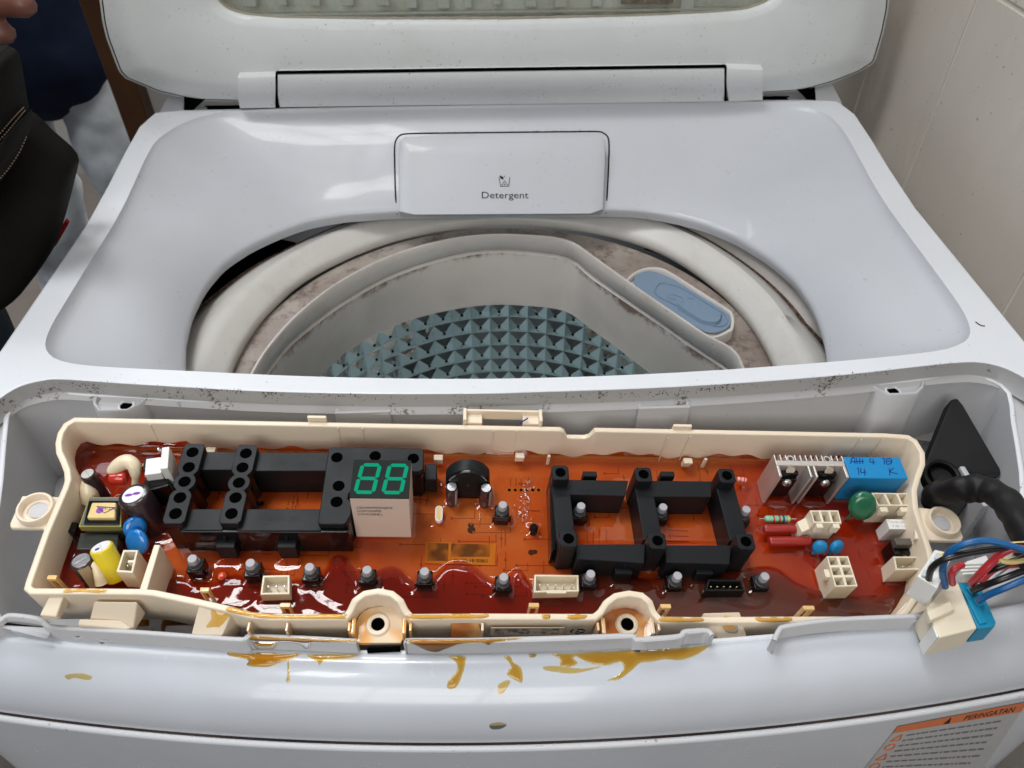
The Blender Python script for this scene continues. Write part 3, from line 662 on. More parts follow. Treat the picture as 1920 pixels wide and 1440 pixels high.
# face with a window: bridge outer/inner by polar sampling
win = [lp(*p, 6) for p in win_px]+[lp(1440, -400, 6), lp(410, -400, 6)]
lc = np.mean(np.array([win[0], win[-3], lp(930, -300, 6)]), 0); lc = np.array(lp(930, -170, 6))
NL = 700
def pol(P, k=8): return polar(densify(P, k), lc, NL)
tt, r_w = pol(win); _, r_i = pol(A_i); _, r_o = pol(A_o); _, r_w2 = pol([tuple(q) for q in offset_poly(win, 7)])
r_w = sm(r_w, 2); r_w2 = sm(r_w2, 3)
cx_, sx_ = np.cos(tt), np.sin(tt)
ringl = lambda r, w: [(lc[0]+c*q, lc[1]+s_*q, w) for c, s_, q in zip(cx_, sx_, r)]
mb = MB().loft([ringl(r_o+1.5, -32), ringl(r_o+1.5, -10), ringl(r_o+.6, -4), ringl(r_o, 0), ringl(r_i*.6+r_o*.4, 3.4), ringl(r_i, 6), ringl((r_i*.9+r_w2*.1), 6.6), ringl(r_w2, 6.4), ringl(r_w*.5+r_w2*.5, 5.0), ringl(r_w, 2.5), ringl(r_w-.3, 0), ringl(r_w-.2, -6)])
lid = build('lid', mb, M_lid, WMR, LF, angle=50)
mb = MB().loft([ringl(r_o+.1, .3), ringl(r_o+.85, .15)]); build('lid_seam', mb, M_dark, lid, LF)
mb = MB().loft([ringl(r_o+.9, -1.0), ringl(r_o+1.0, .2), ringl(r_o+3.2, -1.2), ringl(r_o+3.6, -12), ringl(r_o+3, -36), ringl(r_o-14, -44)]); build('lid_back', mb, M_lidside, lid, LF, angle=60)
mb = MB().add(ringl(r_w+1, -4), [tuple(range(NL))]); build('lid_glass', mb, M_glass, lid, LF, flat=True)
mb = MB().loft([ringl(r_w-.1, 1.2), ringl(r_w-1.4, 1.2), ringl(r_w-1.4, -4)]); build('window_gasket', mb, plastic('gasket_grey', (.30, .28, .22), .5, .1, smudge=.5, smcol=(.12, .1, .07)), lid, LF)
# shelf of grimy plastic and moulded bits behind the glass
def lbox(name, x0, x1, y0, y1, w, t, mat):
    a = lp(x0, y1, w); b = lp(x1, y0, w); return build(name, MB().box(((a[0]+b[0])/2, (a[1]+b[1])/2, w-t/2), (b[0]-a[0], b[1]-a[1], t)), mat, lid, LF, bevel=.8)
M_pale = plastic('pale_translucent_plastic', (.58, .60, .55), .35, .1, smudge=.5, smcol=(.2, .17, .12)); M_bit = plastic('clear_clip_plastic', (.66, .70, .68), .2, .08)
lbox('glass_rail', 420, 1395, 20, 27, -7, 8, M_pale)
lbox('inner_cover', 380, 1480, -140, 60, -26, 2, plastic('inner_cover_grey', (.76, .78, .74), .4, .15, smudge=.4, smcol=(.18, .16, .12)))
lbox('dark_strip', 700, 1390, 27, 34, -8, 4, M_grime)
for x in (455, 520, 575, 640, 705, 760, 820, 870, 925, 985, 1040, 1110):
    w_ = random.uniform(12, 26); lbox('clip', x, x+w_, random.uniform(-20, -5), random.uniform(9, 17), -12, 5, M_bit)
lbox('dark_vent', 1165, 1270, -60, 8, -10, 3, M_grime)
lbox('glass_bracket', 1275, 1305, -20, 24, -7, 7, M_bit)
# hinge flap and blocks
def flap(name, x0, x1, yt0, yt1, yb0, yb1, parent=WMR):
    """hinge cover: foot on the deck, rounded up to a flat face that leans against the lid"""
    rg = []
    for s_, Y in ((0, 601), (.10, 600.5), (.24, 598.5), (.36, 595.5), (.46, 593.2), (.58, 592.2), (.72, 592), (.88, 592.2), (.96, 592.8), (1., 594)):
        a = ony(x0+(4 if s_ < .3 else 0)*(1-s_*3 if s_ < .33 else 0), yb0+(yt0-yb0)*s_, Y); b = ony(x1, yb1+(yt1-yb1)*s_, Y)
        rg.append([tuple(a+(b-a)*k/6) for k in range(7)])
    rg.append([(p[0], p[1]+9, p[2]+.5) for p in rg[-1]])
    mb = MB().loft(rg, closed=False)
    for k in (0, 6):
        col_ = [r[k] for r in rg]; mb.loft([col_, [(c[0], c[1]+10, c[2]) for c in col_]], closed=False)
    return build(name, mb, M_hinge, parent, angle=38)
flap('hinge_cover', 521, 1358, 138, 126, 201, 190)
flap('hinge_block', 446, 516, 143, 141, 203, 202); flap('hinge_block', 1363, 1430, 126, 128, 190, 188)
q_ = [ony(518, 135.5, 592.6), ony(1360, 123.5, 592.6), ony(1360, 127, 592.6), ony(518, 139, 592.6)]
build('hinge_gap', MB().loft([[tuple(p) for p in q_], [tuple(p+np.array([0, 3, 0])) for p in q_]], cap=(True, True)), M_dark, lid)
for xx, ya, yb_ in ((518.5, 136, 200), (1360.5, 124, 190)):
    q_ = [ony(xx-2, ya, 593.2), ony(xx+2, ya, 593.2), ony(xx+2, yb_, 599), ony(xx-2, yb_, 599)]
    build('hinge_gap', MB().loft([[tuple(p) for p in q_], [tuple(p+np.array([0, 3, 0])) for p in q_]], cap=(True, True)), M_dark, lid)
# --- tub rings, collar and drum
DC = np.array([10., 371.]); ND = 200
thd = -math.pi+2*math.pi*(np.arange(ND)+.5)/ND; cd, sd = np.cos(thd), np.sin(thd)
circ = lambda r, z: [(DC[0]+c*q, DC[1]+s_*q, z) for c, s_, q in zip(cd, sd, r if hasattr(r, '__len__') else [r]*ND)]
r2in = [(430, 697), (445, 660), (470, 618), (500, 580), (560, 525), (640, 480), (740, 442), (850, 420), (940, 413), (1040, 417), (1150, 435), (1250, 470), (1340, 530), (1400, 590), (1440, 655), (1455, 690)]
def ppolar(px, z, rfront):
    P = P0(px, z); a0 = [math.degrees(math.atan2(p[1]-DC[1], p[0]-DC[0])) for p in P]
    P = [tuple(p) for p in smooth_path(P, 5)]
    P += [(DC[0]+rfront*math.cos(math.radians(a)), DC[1]+rfront*math.sin(math.radians(a))) for a in range(-160, -15, 8)]
    a = np.array([math.atan2(p[1]-DC[1], p[0]-DC[0]) for p in P]); r = np.array([math.hypot(p[0]-DC[0], p[1]-DC[1]) for p in P])
    i = np.argsort(a); a = a[i]; r = r[i]; return np.interp(thd, np.r_[a-2*math.pi, a, a+2*math.pi], np.r_[r, r, r])
rr2 = sm(ppolar(r2in, -65, 182), 2)
wd = np.interp(np.degrees(thd), [-180, -20, 10, 50, 75, 100, 140, 165, 180], [1., 1., .62, .62, .70, .66, .66, .85, 1.])*54
mb = MB().loft([circ(rr2+wd, -78), circ(rr2+wd*.98, -68), circ(rr2+wd*.9, -60.5), circ(rr2+wd*.72, -56.5), circ(rr2+wd*.5, -54.4), circ(rr2+17, -53.8), circ(rr2+13, -54.6), circ(rr2+10.5, -56.), circ(rr2+3, -62), circ(rr2+1, -63.6), circ(rr2, -66), circ(rr2+.6, -71), circ(rr2+6, -74)])
build('tub_ring', cut(mb, 292), M_ring, WMR, angle=70)
build('crevice_mould', cut(MB().loft([circ(rr2+wd-1, -72), circ(rr2+wd+1.5, -64.5), circ(rr2+wd+2.6, -63.6)]), 292), M_grime, WMR)
mb = MB().loft([circ(rr2+wd+2.5, -64), circ(rr2+wd+4, -60), circ(rr2+wd+9, -57), circ(rr2+80, -54)])
mb.f = [f_ for f_ in mb.f if mb.v[f_[0]][0] > 70]; mb.mi = [0]*len(mb.f)
build('tub_cover', cut(mb, 292), M_inner, WMR)
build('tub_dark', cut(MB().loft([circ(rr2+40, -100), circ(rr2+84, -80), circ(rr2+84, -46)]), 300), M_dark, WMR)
lip_px = [(466, 703), (500, 648), (560, 583), (640, 523), (740, 474), (850, 444), (930, 436.5), (985, 438), (1039, 442), (1076, 453), (1105, 473), (1140, 498), (1171, 520), (1250, 575), (1335, 632), (1367, 646), (1389, 668), (1397, 692)]
gro_px = [(497, 703), (530, 660), (560, 630), (640, 570), (740, 515), (850, 480), (930, 469), (985, 472), (1039, 478), (1076, 489), (1105, 515), (1185, 570), (1240, 607), (1295, 646), (1366, 692)]
wb_px = [(597, 707), (625, 680), (660, 650), (720, 618), (780, 595), (860, 577), (930, 569.6), (1003, 573), (1050, 579), (1076, 590), (1105, 613), (1156, 650), (1222, 701)]
rl = sm(ppolar(lip_px, -62, 165), 1); rg_ = sm(ppolar(gro_px, -81, 163), 1); rwb = sm(ppolar(wb_px, -130, 155), 1)
mb = MB().loft([circ(184, -73), circ(rl+.4, -71.), circ(rl+.1, -70)]); collar_top = build('collar_top', cut(mb, 292), M_dirty, WMR, angle=60)
mb = MB().loft([circ(rl+.1, -71), circ(rl, -63), circ(rl-.6, -62), circ(rl-2.0, -61.9), circ(rl-2.6, -62.8), circ((rl-3)*.35+(rg_+.8)*.65, -79), circ(rg_+.8, -80.2), circ(rg_+2.2, -80.8), circ(rg_+2.2, -81.8), circ(rg_+.6, -82.2), circ(rg_-.2, -83.4)])
collar = build('collar_lip', cut(mb, 292), M_inner, WMR, angle=55)
mb = MB().loft([circ(rg_+2.0, -80.6), circ(rg_+2.3, -81.9)]); build('collar_groove', cut(mb, 292), M_grime, WMR)
mb = MB().loft([circ(rg_-.2, -83.4), circ(rg_*.66+rwb*.34, -99), circ(rg_*.33+rwb*.67, -115), circ(rwb+.3, -129), circ(rwb, -131), circ(rwb+2, -132)])
build('collar_wall', cut(mb, 292), M_collar_wall, WMR, angle=60)
# steel drum wall of pyramid dimples
nc, nr, R0, z0, pz = 60, 7, 161., -133., 16.3
mb = MB(); holes_ = MB(); K = 8
def dp_(a, z, r): return (DC[0]+r*math.cos(a), DC[1]+r*math.sin(a), z)
def cell_h(s_, t_):
    m_ = max(abs(s_), abs(t_)); n_ = (abs(s_)**3+abs(t_)**3)**(1/3.)
    return 4.6*max(0., 1-min(1., n_/.90))**.92
for i in range(nc):
    am = 2*math.pi*i/nc
    if not (-.25 < am < math.pi+.25 or am > 2*math.pi-.25): continue
    for j in range(nr):
        zm = z0-(j+.5)*pz; V = []
        jx, jz = random.uniform(-.03, .03), random.uniform(-.03, .03); jh = random.uniform(.92, 1.06)
        g = .07
        o_ = [(-1, -1), (1, -1), (1, 1), (-1, 1)]; P_ = lambda s_, t_, h_: dp_(am+s_*math.pi/nc, zm+t_*pz/2, R0-h_)
        V = [P_(a_, b_, 0) for a_, b_ in o_]+[P_(a_*(1-g), b_*(1-g), .3) for a_, b_ in o_]+[P_(a_*.10+jx, b_*.10+jz, 3.5*jh) for a_, b_ in o_]
        mb.add(V, [(0, 1, 5, 4), (1, 2, 6, 5), (2, 3, 7, 6), (3, 0, 4, 7), (4, 5, 9, 8), (5, 6, 10, 9), (6, 7, 11, 10), (7, 4, 8, 11), (8, 9, 10, 11)])
        rr_ = R0-3.75*jh; hole_c = [(am+jx*math.pi/nc+1.4/R0*math.cos(q), zm+jz*pz/2+1.4*math.sin(q)) for q in np.linspace(0, 2*math.pi, 11)[:-1]]
        holes_.add([dp_(a, z, rr_) for a, z in hole_c], [tuple(range(10))])
drum = build('drum_wall', mb, M_drum, WMR, flat=True)
build('drum_holes', holes_, M_dark, drum, flat=True, kind='stuff')
mb = MB().loft([circ(R0, z0-nr*pz), circ(R0-10, z0-nr*pz-25), circ(R0-60, z0-nr*pz-40), circ(30, z0-nr*pz-40)], cap=(False, True)); build('drum_base', mb, plastic('drum_base_plastic', (.35, .48, .52), .4, .05), WMR, angle=40)
# softener pocket and blue cap on the collar's straight side
zcap = -66.
pock_px = [(1171, 527), (1186, 512), (1204, 503.5), (1222, 500.5), (1240, 502), (1258, 510), (1310, 543), (1366, 579), (1374, 588), (1377, 600), (1376, 612), (1372, 620), (1352, 630), (1335, 634)]
pp = [tuple(p) for p in smooth_path([onz(x, y, zcap+3)[:2] for x, y in pock_px], 3)]
pin = [tuple(p) for p in smooth_path([onz(x, y, zcap+3)[:2] for x, y in [(1174, 529), (1190, 515), (1206, 507), (1222, 504), (1239, 505.5), (1256, 514), (1308, 547), (1362, 582), (1369, 590), (1371, 600), (1370, 610), (1367, 616), (1350, 626), (1336, 631)]], 3)]
mb = MB().loft([[(p[0], p[1], -73) for p in pp], [(p[0], p[1], zcap+2.6) for p in pp], [(p[0]*.9+q[0]*.1, p[1]*.9+q[1]*.1, zcap+3) for p, q in zip(pp, pin)], [(p[0]*.1+q[0]*.9, p[1]*.1+q[1]*.9, zcap+3) for p, q in zip(pp, pin)], [(q[0], q[1], zcap+2.6) for q in pin], [(q[0], q[1], zcap-1.5) for q in pin]], closed=False)
mb.add([(q[0], q[1], zcap-1.4) for q in pin], [tuple(range(len(pin)))]); build('softener_pocket', mb, M_inner, WMR, angle=50)
def capring(pxs, z, k=4): return [tuple(p)+(z,) for p in [tuple(q) for q in smooth_path([onz(930+x/2.743, 380+y/2.743, z)[:2] for x, y in pxs], k, True)]]
c_out = [(708, 400), (718, 370), (742, 354), (790, 352), (860, 372), (930, 405), (1050, 480), (1170, 552), (1200, 580), (1208, 606), (1200, 635), (1175, 655), (1130, 668), (1090, 666), (1050, 650), (900, 560), (760, 475), (722, 438)]
c0 = capring(c_out, zcap-1); c1 = capring(c_out, zcap+1.0); cin = [tuple(np.array(p)) for p in c1]
def shr(P, d, z): q = offset_poly(P, -d); return [(a[0], a[1], z) for a in q]
mb = MB().loft([c0, c1, shr(c1, .5, zcap+1.5)], cap=(False, True)); sc = build('softener_cap', mb, M_cap_sof, WMR, angle=40)
g_ = [(815, 455), (822, 428), (845, 414), (890, 416), (960, 440), (1060, 500), (1165, 565), (1190, 590), (1192, 612), (1175, 635), (1140, 640), (1110, 635), (1060, 610), (950, 545), (860, 500), (825, 478)]
g1 = capring(g_, zcap+1.5); mb = MB().loft([g1, shr(g1, .1, zcap+2.4), shr(g1, 1.0, zcap+2.4), shr(g1, 1.3, zcap+1.7)]); build('cap_rim', mb, M_cap_sof, sc, angle=50)
g_ = [(935, 545), (950, 530), (1000, 555), (1080, 590), (1130, 600), (1160, 590), (1150, 620), (1125, 632), (1060, 625), (1000, 590)]
g1 = capring(g_, zcap+1.5); mb = MB().loft([g1, shr(g1, .9, zcap+4.4)], cap=(False, True)); build('cap_grip', mb, M_cap_sof, sc, angle=40)
mb = MB()
for a, b in (((880, 480), (905, 520)), ((905, 520), (950, 525)), ((950, 525), (965, 500)), ((893, 490), (930, 500)), ((905, 470), (960, 490)), ((985, 492), (1020, 495)), ((890, 465), (900, 478))):
    p = onz(930+a[0]/2.743, 380+a[1]/2.743, zcap+1.6); q = onz(930+b[0]/2.743, 380+b[1]/2.743, zcap+1.6); stroke(mb, [p[:2], q[:2]], .45, zcap+1.7)
build('cap_symbol', mb, plastic('cap_symbol_blue', (.12, .2, .32), .4, .03), sc, flat=True)
# --- black corner plate (hose grommet) with tube and the taped cable
tri = [(1784, 748), (1796, 746), (1806, 760), (1876, 878), (1878, 888), (1868, 894), (1848, 893), (1792, 978), (1735, 868)]
tz = [-18, -18, -20, -28, -29, -30, -33, -44, -36]
PT = [onz(x, y, z) for (x, y), z in zip(tri, tz)]
mb = MB().loft([[tuple(p+np.array([-1.5, 0, -6])) for p in PT], [tuple(p) for p in PT]], cap=(False, True))
pl = build('corner_grommet', mb, M_rubber, WMR, bevel=.9)
hc = onz(1765, 893, -34)
build('grommet_tube', MB().lathe([(9.5, -3), (9.5, 1.2), (8.2, 1.8), (7.2, 1.2), (7.2, -8)], hc, axis=(-.05, -.25, 1), n=32, cap=(False, True)), M_rubber, pl)
# =================================================================== CONTROL BOARD (frame T: u right, v to the back, w up; rim at w=0)
CB = root('control_board', T.mat(), 'cream plastic tray with orange circuit board potted in amber resin', 'circuit board')
WR = -22.6; WP = -24.
in_px = [(140, 791), (128, 798), (119, 812), (115.5, 828), (117, 845), (125, 862), (132, 880), (133.5, 899), (129, 914), (92, 1001), (61, 1090), (59, 1098), (64, 1102), (160, 1102), (265, 1103), (290, 1105), (372, 1122), (430, 1135), (470, 1146), (510, 1150), (645, 1150), (652, 1141), (661, 1127), (682, 1112), (710, 1107), (738, 1112), (757, 1127), (765, 1141), (774, 1150), (880, 1149), (1112, 1150), (1121, 1143), (1130, 1130), (1150, 1116), (1177, 1111), (1203, 1115), (1222, 1130), (1230, 1144), (1240, 1155), (1316, 1156), (1460, 1155), (1603, 1155), (1676, 1152), (1690, 1147), (1715, 1112), (1736, 1080), (1741, 1055), (1737, 1030), (1722, 985), (1712, 953), (1709, 918), (1716, 892), (1725, 867), (1724.5, 848), (1713, 829), (1703, 823), (1660, 820)]
inn_t = [TP(x, y, 0) for x, y in in_px]
inn_t = [tuple(p) for p in densify(inn_t, 3)]
outt = [tuple(q) for q in offset_poly(inn_t, 2.9)]
def wtop(u, v):
    if v > 45:
        a, b = TP(1066, 812, 0)[0], TP(1106, 812, 0)[0]
        if a < u < b: return -6.5
        if a-2.5 < u <= a: return -6.5*(u-a+2.5)/2.5
        if b <= u < b+2.5: return -6.5*(b+2.5-u)/2.5
    for xa in (708, 1176):
        uc, vc = TP(xa, 1150, 0)
        if abs(u-uc) < 17 and vc+1 < v < 25: return min(2.8, (v-vc-1)*.6)
    return 0.
# resample with enough points round the notch
def resamp(P, step):
    out = []
    n = len(P)
    for i in range(n):
        a, b = np.array(P[i]), np.array(P[(i+1) % n]); k = max(1, int(np.linalg.norm(b-a)/step))
        for j in range(k): out.append(tuple(a+(b-a)*j/k))
    return out
ti = resamp(inn_t, 2.2); to = [tuple(q) for q in offset_poly(ti, 2.9)]
z_ = [wtop(*p) for p in ti]
ofs = lambda d: [tuple(q) for q in offset_poly(ti, d)]
mb = MB().loft([[(p[0], p[1], -24.3) for p in ofs(-.5)], [(p[0], p[1], z-.7) for p, z in zip(ti, z_)], [(p[0], p[1], z-.15) for p, z in zip(ofs(.25), z_)], [(p[0], p[1], z) for p, z in zip(ofs(.7), z_)], [(p[0], p[1], z) for p, z in zip(ofs(2.2), z_)], [(p[0], p[1], z-.15) for p, z in zip(ofs(2.65), z_)], [(p[0], p[1], z-.7) for p, z in zip(to, z_)], [(p[0], p[1], -27) for p in ofs(2.6)], [(p[0], p[1], -29) for p in ofs(.5)]], cap=(False, True))
tray = build('tray', mb, M_cream, CB, T, angle=50)
pc = MB().prism(resamp([TP(x, y, 0) for x, y in in_px], 6), -25.4, WP); pcb = build('board', pc, M_pcb, CB, T, flat=True)
FOOT = []          # footprints for the resin meniscus: (u, v, halfwidth u, halfwidth v, height)
def foot(u, v, hu, hv, h=1.6): FOOT.append((u, v, hu, hv, h))
def part(name, mb, mat, parent=CB, bevel=.35, **k): return build(name, mb, mat, parent, T, bevel=bevel, **k)
# ---- tray details
# moulded seams on the rear wall
for x0, y0, x1, y1 in ((281, 793, 302, 838), (396, 794, 413, 843), (498, 795, 513, 845), (634, 800, 636, 842), (680, 801, 682, 838), (925, 806, 922, 848), (969, 806, 968, 850), (1253, 818, 1230, 862), (1294, 816, 1276, 858), (1615, 822, 1588, 855), (1655, 822, 1632, 853)):
    a = TP(x0, y0, 0); v = a[1]-.4
    part('wall_seam', MB().box((a[0], v, -11.5), (.45, .5, 22)), M_cream, tray, bevel=0)
# rim tabs, clip behind
for x0, x1, y0 in ((576, 612, 781), (1262, 1297, 797)):
    a = TP(x0, y0+8, 1); b = TP(x1, y0+8, 1); part('rim_tab', MB().box(((a[0]+b[0])/2, a[1]+1.4, -1), (b[0]-a[0], 1.8, 7.5)), M_cream, tray, bevel=.5)
a = TP(868, 795, 0); b = TP(1017, 798, 0); um = (a[0]+b[0])/2; v0 = a[1]+1.2
mb = MB(); mb.box((a[0]+.9, v0+3, -1), (1.8, 7.5, 8)); mb.box((b[0]-.9, v0+3, -1), (1.8, 7.5, 8)); mb.box((um, v0+6.2, -1.4), (b[0]-a[0]-2, 1.4, 7)); mb.box((a[0]+5.5, v0+3, -2.4), (8.5, 6, 4)); mb.box((b[0]-5.5, v0+3, -2.4), (8.5, 6, 4))
rc = part('rear_clip', mb, M_cream, tray, bevel=.4)
q1_ = TP(976, 792, 1.5); q2_ = TP(990, 782, 2.2); part('ink_mark', MB().tube([(q1_[0], q1_[1], 1.), (q2_[0], q2_[1], 1.2)], .4), M_ink, tray, bevel=0)
for x, y in ((974, 852), (1287, 862), (822, 856), (398, 842)):
    u, v = TP(x, y+4, -18); part('board_clip', MB().box((u, v-.3, -18), (4.6, 1.8, 6)).box((u, v-1.6, -15.6), (4.6, 2.4, 1.6)), M_cream, tray, bevel=.35)
for x, y in ((1028, 862), (1320, 868), (248, 862)):
    u, v = TP(x, y, -19); part('board_clip', MB().box((u, v, -19), (1.6, 1.4, 8)), M_cream, tray, bevel=.3)
# divider wall at the left compartment
a = TP(294, 1020, 0); b = TP(268, 1104, 0)
part('divider', MB().prism([(a[0]-1.3, a[1]), (a[0]+1.4, a[1]), (b[0]+1.6, b[1]-1), (b[0]-1.6, b[1]-1)], -25, -.4), M_cream, tray, bevel=.5)
# mounting ears
def ear(pxs, ring, w=-3.):
    P = [TP(x, y, w) for x, y in pxs]; e = part('mounting_ear', MB().prism(P, w-2.6, w), M_cream, tray, bevel=.7)
    u, v = TP(*ring, w+1.5)
    m = MB().lathe([(8.0, 0), (7.7, 3.2), (7.3, 3.7), (6.6, 3.7), (6.1, 3.1), (5.6, .5), (4.2, .3)], (u, v, w), n=36, cap=(False, False)); part('ear_ring', m, M_cream, e, bevel=0, angle=50)
    part('ear_hole', MB().lathe([(3.9, .2), (3.9, .4)], (u+.5, v+.2, w), n=28), M_recess, e, bevel=0)
    return e
ear([(41, 929), (112, 931), (136, 905), (132, 925), (84, 1000), (80, 991), (19, 990), (18, 981)], (68, 955))
ear([(1716, 950), (1785, 958), (1792, 963), (1807, 1008), (1803, 1014), (1750, 1014), (1716, 1010)], (1768, 979))
part('corner_plate', MB().prism([TP(1690, 1152, -1), TP(1722, 1108, -1), TP(1745, 1075, -1), TP(1752, 1110, -1), TP(1740, 1160, -1)], -4, -1.), M_cream, tray, bevel=.6)
# small board hooks at the front
M_hook = plastic('resin_stained_cream', (.78, .50, .20), .25, .05, coat=.3)
for x, y, w_ in ((98, 1090, 17), (384, 1113, 17), (535, 1142, 19), (1001, 1142, 20), (1248, 1144, 21), (1516, 1147, 23)):
    u, v = TP(x, y-7, -5.5); k = w_*.225/2
    m = MB().box((u-k*.78, v, -14.5), (k*.42, 1.9, 17)).box((u+k*.78, v, -14.5), (k*.42, 1.9, 17)).box((u, v, -6.), (k*2, 1.9, 2.2)); part('board_hook', m, M_hook, tray, bevel=.3)
    foot(u, v, k, 1, .8)
# screw bosses with arched walls in the front
def boss(cx, ytop, hole, xl, xr, stained):
    u, v = TP(*hole, -9); ul, _ = TP(xl, 1150, 0); ur, _ = TP(xr, 1150, 0)
    R_ = (ur-ul)/2-3.2; um = (ul+ur)/2; vf = TP(cx, 1150, 0)[1]; vt = TP(cx, ytop, 0)[1]
    n_in = [(um-R_*math.cos(q), vf-1+(vt-vf-2)*math.sin(q)**.8) for q in np.linspace(.12, math.pi-.12, 15)]
    bo = part('screw_boss', MB().prism([(um-R_-.8, vf-2)]+[(p[0]+(.6 if p[0] > um else -.6), p[1]+.6) for p in n_in]+[(um+R_+.8, vf-2)], -25, -11.4), M_cream, tray, bevel=.3)
    vb = TP(cx, 1206, -10)[1]
    pl_ = [(um-R_, vf-1), (um-R_, vb+2), (um-R_*.9, vb), (um+R_*.9, vb), (um+R_, vb+2), (um+R_, vf-1)]+[(p[0], p[1]) for p in n_in[::-1] if p[1] > vf]
    part('boss_floor', MB().prism(pl_, -12.5, -9.6), M_stain if stained else M_stain2, bo, bevel=.3)
    for s_ in (-1, 1): part('boss_side', MB().box((um+s_*(R_+.4), (vf-1+vb)/2+1, -7.5), (1.8, vf-vb-2, 9)), M_stain2, bo, bevel=.5)
    u, v = TP(*hole, -10.5)
    part('boss_rim', MB().lathe([(5.2, 0), (4.6, .9), (3.6, 1.1), (2.9, .8), (2.8, -2)], (u, v, -9.6), n=30, cap=(False, False)), M_cream, bo, bevel=0)
    part('boss_hole', MB().lathe([(2.85, -.2), (2.85, 0)], (u, v, -8.9), n=24), M_dark, bo, bevel=0)
    m = MB().add([(um-R_, vf-1.4, -10.35), (um+R_, vf-1.4, -10.35), (um+R_, vb+.5, -10.35), (um-R_, vb+.5, -10.35)], [(0, 1, 2, 3)])
    foot(um, vf+4, R_*.6, 6, .8)
def stain_mat(name, a, b, amt):
    m, t, p = nt(name); co = obj_co(t); f = noise(t, co, 42, 2, .45, .6)
    link(t, mixc(t, ramp(t, f, [(.50-amt*.12, (0, 0, 0)), (.60-amt*.06, (1, 1, 1))]), a, b), p.inputs['Base Color']); p.inputs['Roughness'].default_value = .12; p.inputs['Coat Weight'].default_value = .8; p.inputs['Coat Roughness'].default_value = .03
    bump(t, p, f, .3, .002); return m
M_stain = stain_mat('resin_coated_plastic', (.75, .40, .14), (.50, .14, .02), .9)
M_stain2 = stain_mat('resin_stained_plastic', (.78, .62, .44), (.82, .43, .12), .5)
boss(710, 1107, (709, 1173), 650, 771, False); boss(1175, 1111, (1175, 1173), 1120, 1236, True)
# rim film of spilled resin along the front
def film(name, u0, u1, w=.12, v0=None):
    pts = [p for p in ti if True]
# front hooks, legs and blocks below the front rim
def fblock(name, quad, w1, w0, mat=M_cream, bevel=.7, parent=None):
    P = [TP(x, y, w) for (x, y), w in zip(quad, w1)]
    mb = MB().loft([[(p[0], p[1], w0) for p in P], [(p[0], p[1], w) for p, w in zip(P, w1)]], cap=(True, True)); return part(name, mb, mat, parent or tray, bevel=bevel)
fblock('front_tab', [(94, 1113), (121, 1114), (105, 1157), (73, 1154)], [-2, -2, -5, -5], -9)
fblock('front_tab', [(176, 1127), (258, 1128), (250, 1178), (238, 1180), (166, 1166)], [-3, -3, -12, -12, -12], -15)
fblock('tab_lip', [(148, 1160), (226, 1162), (248, 1176), (236, 1180), (145, 1172)], [-9, -9, -11, -11, -10.], -15)
fblock('front_block', [(372, 1135), (440, 1142), (418, 1190), (410, 1198), (358, 1189)], [-.6, -.6, -9, -9, -9], -20, M_cream)
fblock('front_block', [(846, 1152), (893, 1152), (908, 1197), (845, 1197)], [-.4, -.4, -10, -10], -20, M_stain)
fblock('front_tab', [(1318, 1149), (1388, 1147), (1401, 1192), (1398, 1199), (1347, 1199), (1330, 1178)], [1.5, 1.5, -8, -9, -9, -4], -12, M_cream)
fblock('front_tab', [(1700, 1128), (1722, 1140), (1734, 1164), (1712, 1164), (1680, 1150)], [-1, -1, -4, -4, -1], -14)
for x in (466, 538, 655, 770, 905, 1122, 1236): 
    u, v = TP(x, 1164, 0); part('front_rib', MB().box((u, v-1.8, -8.5), (1.1, 3.6, 14)), M_stain2, tray, bevel=.3)
# label strip and recycling mark on the front wall
def wallquad(name, x0, x1, y, h, mat):
    a = TP(x0, y, -3); b = TP(x1, y, -3); va = TP(x0, 1163, 0)[1]-.4
    return part(name, MB().box(((a[0]+b[0])/2, va-.75, -9.3), (b[0]-a[0], .3, h)), mat, tray, bevel=0)
def blurlabel():
    m, t, p = nt('print_smudged_label'); co = obj_co(t); n = noise(t, co, 420, 2, .5)
    link(t, ramp(t, n, [(.42, (.62, .55, .48)), (.55, (.16, .14, .13))]), p.inputs['Base Color']); p.inputs['Roughness'].default_value = .3; return m
M_smlabel = blurlabel()
wallquad('part_label', 921, 1060, 1177, 8.5, M_stain2); wl_ = wallquad('smudged_print', 929, 1052, 1177, 6.0, M_smlabel); wl_.location += Vector((0, 0, 0))
# ---- LED holders
def holes(lst, w, r, parent, n=24):
    for u, v in lst:
        part('led_hole', MB().lathe([(r, 0), (r, .12)], (u, v, w), n=n), M_dark, parent, bevel=0)
def chain(pts, w0, w1, r):
    P = [TP(x, y, w1) for x, y in pts]; L = []; Rr = []; n = len(P)
    d = np.array(P[-1])-np.array(P[0]); Lg = np.linalg.norm(d); d /= Lg; nn = np.array([-d[1], d[0]])
    seg = np.linspace(-r, Lg+r, 60); half = []
    for s_ in seg:
        best = 2.2
        for p in P:
            t = (np.array(p)-np.array(P[0])).dot(d); q = r*r-(s_-t)**2
            if q > 0: best = max(best, math.sqrt(q)*1.0)
        t1 = (np.array(P[1])-np.array(P[0])).dot(d); t3 = (np.array(P[3])-np.array(P[0])).dot(d)
        if (-r*.8 < s_ < t1+.1*r) or (t3-.1*r < s_ < Lg+r*.8): best = r*.97
        elif s_ <= -r*.8 or s_ >= Lg+r*.8: best = r*.8
        half.append(best)
    A = np.array(P[0]); poly = [tuple(A+d*s_+nn*h) for s_, h in zip(seg, half)]+[tuple(A+d*s_-nn*h) for s_, h in zip(seg[::-1], half[::-1])]
    return poly, P
